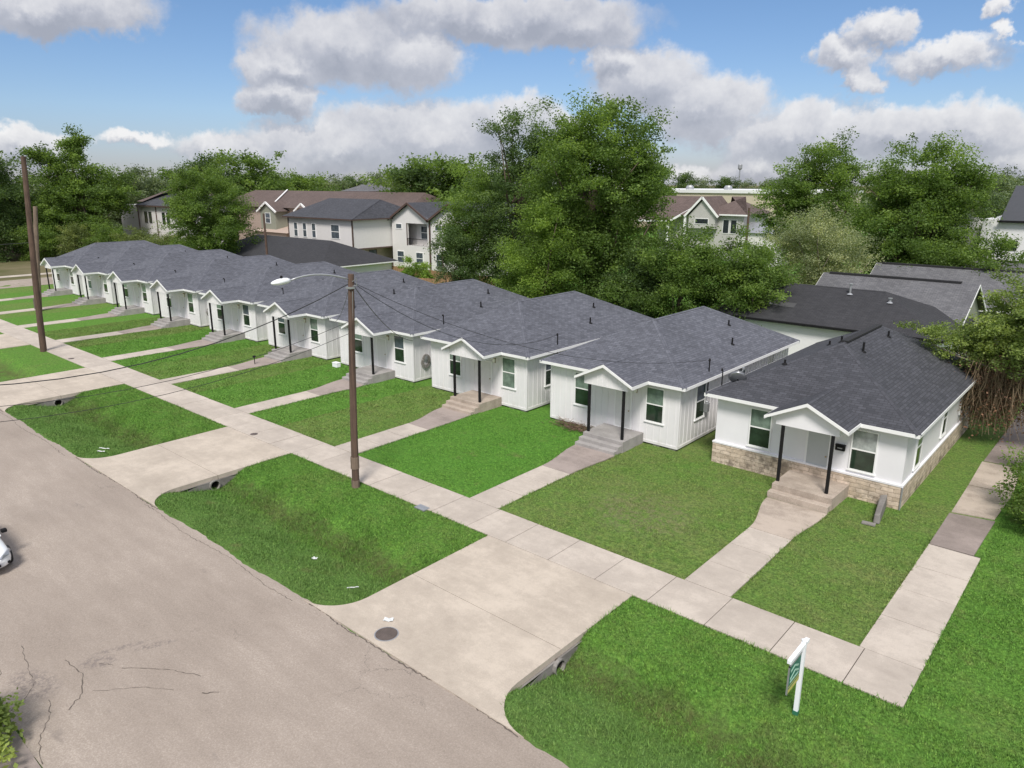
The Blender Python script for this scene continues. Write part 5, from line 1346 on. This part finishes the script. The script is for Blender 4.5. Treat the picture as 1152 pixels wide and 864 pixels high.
b = empty('hose_reel', (-44.69 + 8.10 + .03, 33.0, 1.35), 'round grey garden hose coil hung on the side wall behind the lamp pole', 'hose')
mb = MB()
for r_h in (.22, .28, .34, .40): mb.tube([(.06 + .02 * math.sin(k), r_h * math.cos(2 * math.pi * k / 20), r_h * 1.2 * math.sin(2 * math.pi * k / 20)) for k in range(21)], .028, 6)
mb.build('hose', M['culvert'], b); mb = MB(); mb.box(0, .12, -.1, .1, .1, .35); mb.build('hanger', M['metal'], b)
b = empty('hose_reel', (-74.53 + 8.10 + .03, 33.0, 1.35), 'round grey garden hose coil hung on a far bungalow side wall', 'hose')
mb = MB()
for r_h in (.26, .36): mb.tube([(.06, r_h * math.cos(2 * math.pi * k / 20), r_h * 1.2 * math.sin(2 * math.pi * k / 20)) for k in range(21)], .035, 6)
mb.build('hose', M['culvert'], b)
mb = MB(); mb.box(-.28, .28, -.18, .18, 0, .30); mb.box(-.30, .30, -.20, .20, .30, .34); o = mb.build('plastic_box', M['pvc'], loc=(-44.3, 31.2, 0), bevel=.03); tag(o, 'small white plastic box on the lawn by the bungalow corner', 'box')
b = empty('garden_lamp', (-49.46, 27.6, 0), 'short black garden light beside the front path', 'garden light')
mb = MB(); mb.tube([(0, 0, 0), (0, 0, .55)], .03, 6); mb.build('stake', M['black'], b); mb = MB(); mb.lathe([(.05, 0), (.11, .08), (.12, .16), (.02, .2)], 10, (0, 0, .5)); mb.build('lamp_head', M['black'], b)
b = empty('splash_block', (-6.68, 30.3, 0), 'weathered concrete chunk leaning on the stone base corner', 'concrete block')
b.rotation_euler = (0, 0, R(8))
mb = MB(); mb.add([(-.12, -.45, 0), (.12, -.45, 0), (.14, 1.45, 0), (-.16, 1.45, 0), (-.11, -.42, .36), (.1, -.42, .42), (.12, 1.4, .62), (-.14, 1.4, .55)], [(0, 1, 5, 4), (1, 2, 6, 5), (2, 3, 7, 6), (3, 0, 4, 7), (4, 5, 6, 7), (3, 2, 1, 0)]); mb.build('block', M['culvert'], b, bevel=.04)
mb = MB(); mb.box(-.5, .0, -.75, -.5, 0, .05); mb.build('chip', M['culvert'], b)
b = empty('downspout', (-14.68 + 8.33 + .08, 31.86, 0), 'grey corner pipe at the front right corner of the stone base', 'pipe')
mb = MB(); mb.tube([(0, 0, 0), (0, 0, 1.0)], .035, 8); mb.build('pipe', M['metal'], b)
# dead brush
mb = MB(); r_ = random.Random(9)
for k in range(420):
    x = r_.gauss(0, .75); y = r_.gauss(0, .22); z = abs(r_.gauss(0, .14)) + .03; a_ = r_.uniform(0, 6.28); l = r_.uniform(.15, .5)
    mb.tube([(x, y, z), (x + l * math.cos(a_), y + l * math.sin(a_) * .6, max(.02, z + r_.uniform(-.1, .14)))], [.014, .006], 3)
o = mb.build('brush_pile', M['brush'], loc=(-22.6, 31.35, 0)); tag(o, 'low heap of dead brown brush against a white wall', 'brush pile')

# ------------------------------------------------------------------ car
def make_car(loc, rz):
    b = empty('parked_car', loc, 'white car nose just entering at the left edge of the road', 'car', rz=rz)
    # body: cross sections along x (front at +x); each is (x, half width, z bottom, z belt/hood top)
    n = 20
    sec = [(-2.30, .72, .32, .72), (-2.22, .82, .24, .92), (-1.9, .88, .2, 1.0), (-1.2, .90, .18, 1.0), (-.3, .90, .18, .97), (.7, .90, .18, .94), (1.2, .89, .18, .90), (1.7, .87, .2, .83), (2.05, .83, .22, .76), (2.25, .74, .26, .66), (2.36, .58, .32, .55)]
    mb = MB(); vv = []
    for (x, hw, z0, z1) in sec:
        for k in range(n):
            t = 2 * math.pi * k / n; c, s_ = math.cos(t), math.sin(t)
            e_ = 4.0
            cc = math.copysign(abs(c) ** (2 / e_), c); ss = math.copysign(abs(s_) ** (2 / e_), s_)
            vv.append((x - (.12 * (abs(cc) ** 4) if x > 1.9 else 0), hw * cc * (1 - .06 * max(0, ss)), (z0 + z1) / 2 + (z1 - z0) / 2 * ss))
    ff = [(i * n + k, (i + 1) * n + k, (i + 1) * n + (k + 1) % n, i * n + (k + 1) % n) for i in range(len(sec) - 1) for k in range(n)]
    ff += [tuple(range(n)), tuple(range(len(sec) * n - 1, (len(sec) - 1) * n - 1, -1))]
    mb.add(vv, ff); mb.build('body', M['carpaint'], b, smooth=True)
    # cabin
    cab = [(-1.75, .78, .98), (-1.0, .66, 1.42), (.1, .66, 1.46), (1.05, .78, .93)]
    g_ = MB(); v = []
    for (x, hw, z) in cab: v += [(x, -hw, z), (x, hw, z)]
    low = [(x, s_ * .84, .9) for x in (-1.75, -1.0, .1, 1.05) for s_ in (-1, 1)]
    g_.add(v + low, [(0, 1, 3, 2), (4, 5, 7, 6), (0, 2, 10, 8), (2, 4, 12, 10), (4, 6, 14, 12), (1, 9, 11, 3), (3, 11, 13, 5), (5, 13, 15, 7), (0, 8, 9, 1), (6, 7, 15, 14)])
    g_.build('windows', M['carglass'], b, bevel=.02)
    rf_ = MB(); rf_.add([(-1.05, -.67, 1.43), (-1.05, .67, 1.43), (.12, .67, 1.47), (.12, -.67, 1.47), (-1.05, -.62, 1.475), (-1.05, .62, 1.475), (.10, .62, 1.51), (.10, -.62, 1.51)], [(3, 2, 1, 0), (4, 5, 6, 7), (0, 1, 5, 4), (1, 2, 6, 5), (2, 3, 7, 6), (3, 0, 4, 7)])
    for s_ in (-1, 1): rf_.bar((.1, s_ * .67, 1.46), (1.08, s_ * .80, .93), .06); rf_.bar((-1.02, s_ * .67, 1.43), (-1.8, s_ * .80, .98), .09); rf_.bar((-.4, s_ * .68, 1.46), (-.4, s_ * .84, .95), .06)
    rf_.build('roof', M['carpaint'], b, bevel=.01)
    for x in (-1.45, 1.42):
        for s_ in (-1, 1):
            w = MB(); prof = [(.20, -.1), (.30, -.11), (.33, -.07), (.33, .07), (.30, .11), (.20, .1)]
            vv = []; m_ = 20
            for (r__, yy) in prof: vv += [(x + r__ * math.cos(2 * math.pi * k / m_), s_ * .82 + yy, .33 + r__ * math.sin(2 * math.pi * k / m_)) for k in range(m_)]
            w.add(vv, [(i * m_ + k, i * m_ + (k + 1) % m_, (i + 1) * m_ + (k + 1) % m_, (i + 1) * m_ + k) for i in range(5) for k in range(m_)])
            wh = w.build('wheel', M['rubber'], b)
            r3 = MB(); r3.tube([(x, s_ * .75, .33), (x, s_ * .92, .33)], .205, 16); r3.build('rim', M['metal'], wh)
    for s_ in (-1, 1):
        h_ = MB(); h_.add([(2.30, s_ * .42, .60), (2.12, s_ * .72, .64), (1.86, s_ * .835, .73), (1.98, s_ * .76, .765), (2.21, s_ * .52, .69), (2.24, s_ * .42, .56), (1.84, s_ * .86, .66)], [(0, 1, 2, 3, 4), (0, 5, 6, 2, 1)]); o_ = h_.build('headlight', M['headlight'], b)
        sm = o_.modifiers.new('thick', 'SOLIDIFY'); sm.thickness = .06; sm.offset = 0
        f_ = MB(); f_.box(2.12, 2.2, min(s_ * .5, s_ * .72), max(s_ * .5, s_ * .72), .34, .42); f_.build('fog_lamp', M['black'], b)
        m2 = MB(); m2.box(.75, .92, min(s_ * .9, s_ * 1.08), max(s_ * .9, s_ * 1.08), .95, 1.08); m2.build('mirror', M['black'], b, bevel=.03)
        t2 = MB(); t2.box(-2.32, -2.2, min(s_ * .5, s_ * .76), max(s_ * .5, s_ * .76), .7, .85); t2.build('taillight', M['taillight'], b)
    gr_ = MB(); gr_.box(2.30, 2.385, -.4, .4, .36, .42); gr_.box(2.28, 2.38, -.34, .34, .50, .56); gr_.build('grille', M['black'], b)
    return b
make_car((-30.55, 5.2, .012), 0)

# ------------------------------------------------------------------ grass blades (nobody could count them)
def clear_of_slabs(x, y, m=0.0):
    bad = (y > YSL - m) & (y < YSU + m) & (x < RW[1] + m)
    bad |= (y < YR + .12)
    for a, c in DRIVES:
        bad |= (x > a - m) & (x < c + m) & (y < YSU)
        r0 = 1.45
        for cx, sg in ((a, -1), (c, 1)):
            inside = ((x - cx) * sg > -m) & ((x - cx) * sg < r0) & (y < YR + r0)
            dist = np.hypot(x - (cx + sg * r0), y - (YR + .03 + r0))
            bad |= inside & (dist > r0 - m)
    for i, (a, c) in enumerate(WALKS):
        xh = HX[i]; s0, s1 = (xh + 3.75, xh + 6.3) if i == 0 else (xh + 3.68, xh + 6.1)
        t = np.clip((y - 26) / 3.3, 0, 1); e = t * t * (3 - 2 * t)
        bad |= (x > a + (s0 - a) * e - m) & (x < c + (s1 - c) * e + m) & (y > YSU) & (y < 32)
    bad |= (x > RW[0] - m) & (x < RW[1] + m - .0) & (y > YSL) & (y < 52)
    bad |= (x > HX[-1]) & (x < -6.2) & (y > HY - .12)
    return ~bad

def blades(name, label, n, x0, x1, y0, y1, hmin, hmax, w, filt=None, margin=0.0):
    x = rng.uniform(x0, x1, n); y = rng.uniform(y0, y1, n)
    ok = clear_of_slabs(x, y, margin)
    if filt is not None: ok &= filt(x, y)
    x, y = x[ok], y[ok]; n = len(x)
    z = height(x, y) - .005
    h = rng.uniform(hmin, hmax, n) * (.8 + .35 * np.sin(x * 1.9 + 2 * np.sin(y * 1.1)) * np.sin(y * 1.7))
    a = rng.uniform(0, 2 * np.pi, n); lean = rng.normal(0, .55, (n, 2)) * h[:, None]
    dx, dy = np.cos(a) * w / 2, np.sin(a) * w / 2
    A = np.stack([x - dx, y - dy, z], 1); B = np.stack([x + dx, y + dy, z], 1); Cc = np.stack([x + lean[:, 0], y + lean[:, 1], z + h], 1)
    V = np.stack([A, B, Cc], 1).reshape(-1, 3); F = np.arange(n * 3).reshape(n, 3)
    me = bpy.data.meshes.new(name); np_mesh(me, V, F)
    at = me.attributes.new('tone', 'FLOAT', 'POINT'); tn = np.repeat(np.clip(.45 + .22 * rng.normal(size=n), 0, 1), 3); at.data.foreach_set('value', tn.astype(np.float32))
    me.materials.append(M['blades'])
    # every blade takes the ground's normal so that the turf shades as one surface
    o = bpy.data.objects.new(name, me); C.objects.link(o); tag(o, label, 'grass', kind='stuff')
    return o
blades('lawn_grass', 'short mown grass of the nearer lawns', 260000, -32, 6, 19.5, 33, .03, .07, .030)
blades('verge_grass', 'mown grass of the verge and ditch banks', 420000, -52, 5, 11.5, 18.9, .04, .09, .030)
blades('ditch_grass', 'longer rough grass in the bottom of the ditch', 70000, -58, 5, 13.2, 16.4, .10, .24, .022, lambda x, y: np.sin(x * 1.3 + 1.7 * np.sin(x * .4)) * .5 + np.sin(x * 3.1 + y * 2) * .4 + rng.uniform(-.9, .9, len(x)) > -.1)
blades('far_lawn_grass', 'grass of the lawns farther down the row', 160000, -75, -32, 20.5, 32, .04, .09, .05)
blades('corner_grass', 'grass of the lawn right of the long path', 140000, -3.0, 9, 18.5, 45, .04, .08, .035)

# tufts that lean over the edges of the slabs
def near_edge(x, y):
    return ~clear_of_slabs(x, y, .075)
blades('edge_grass', 'ragged grass tufts leaning over the slab edges', 520000, -45, -1, 11.5, 30, .08, .17, .030, near_edge)
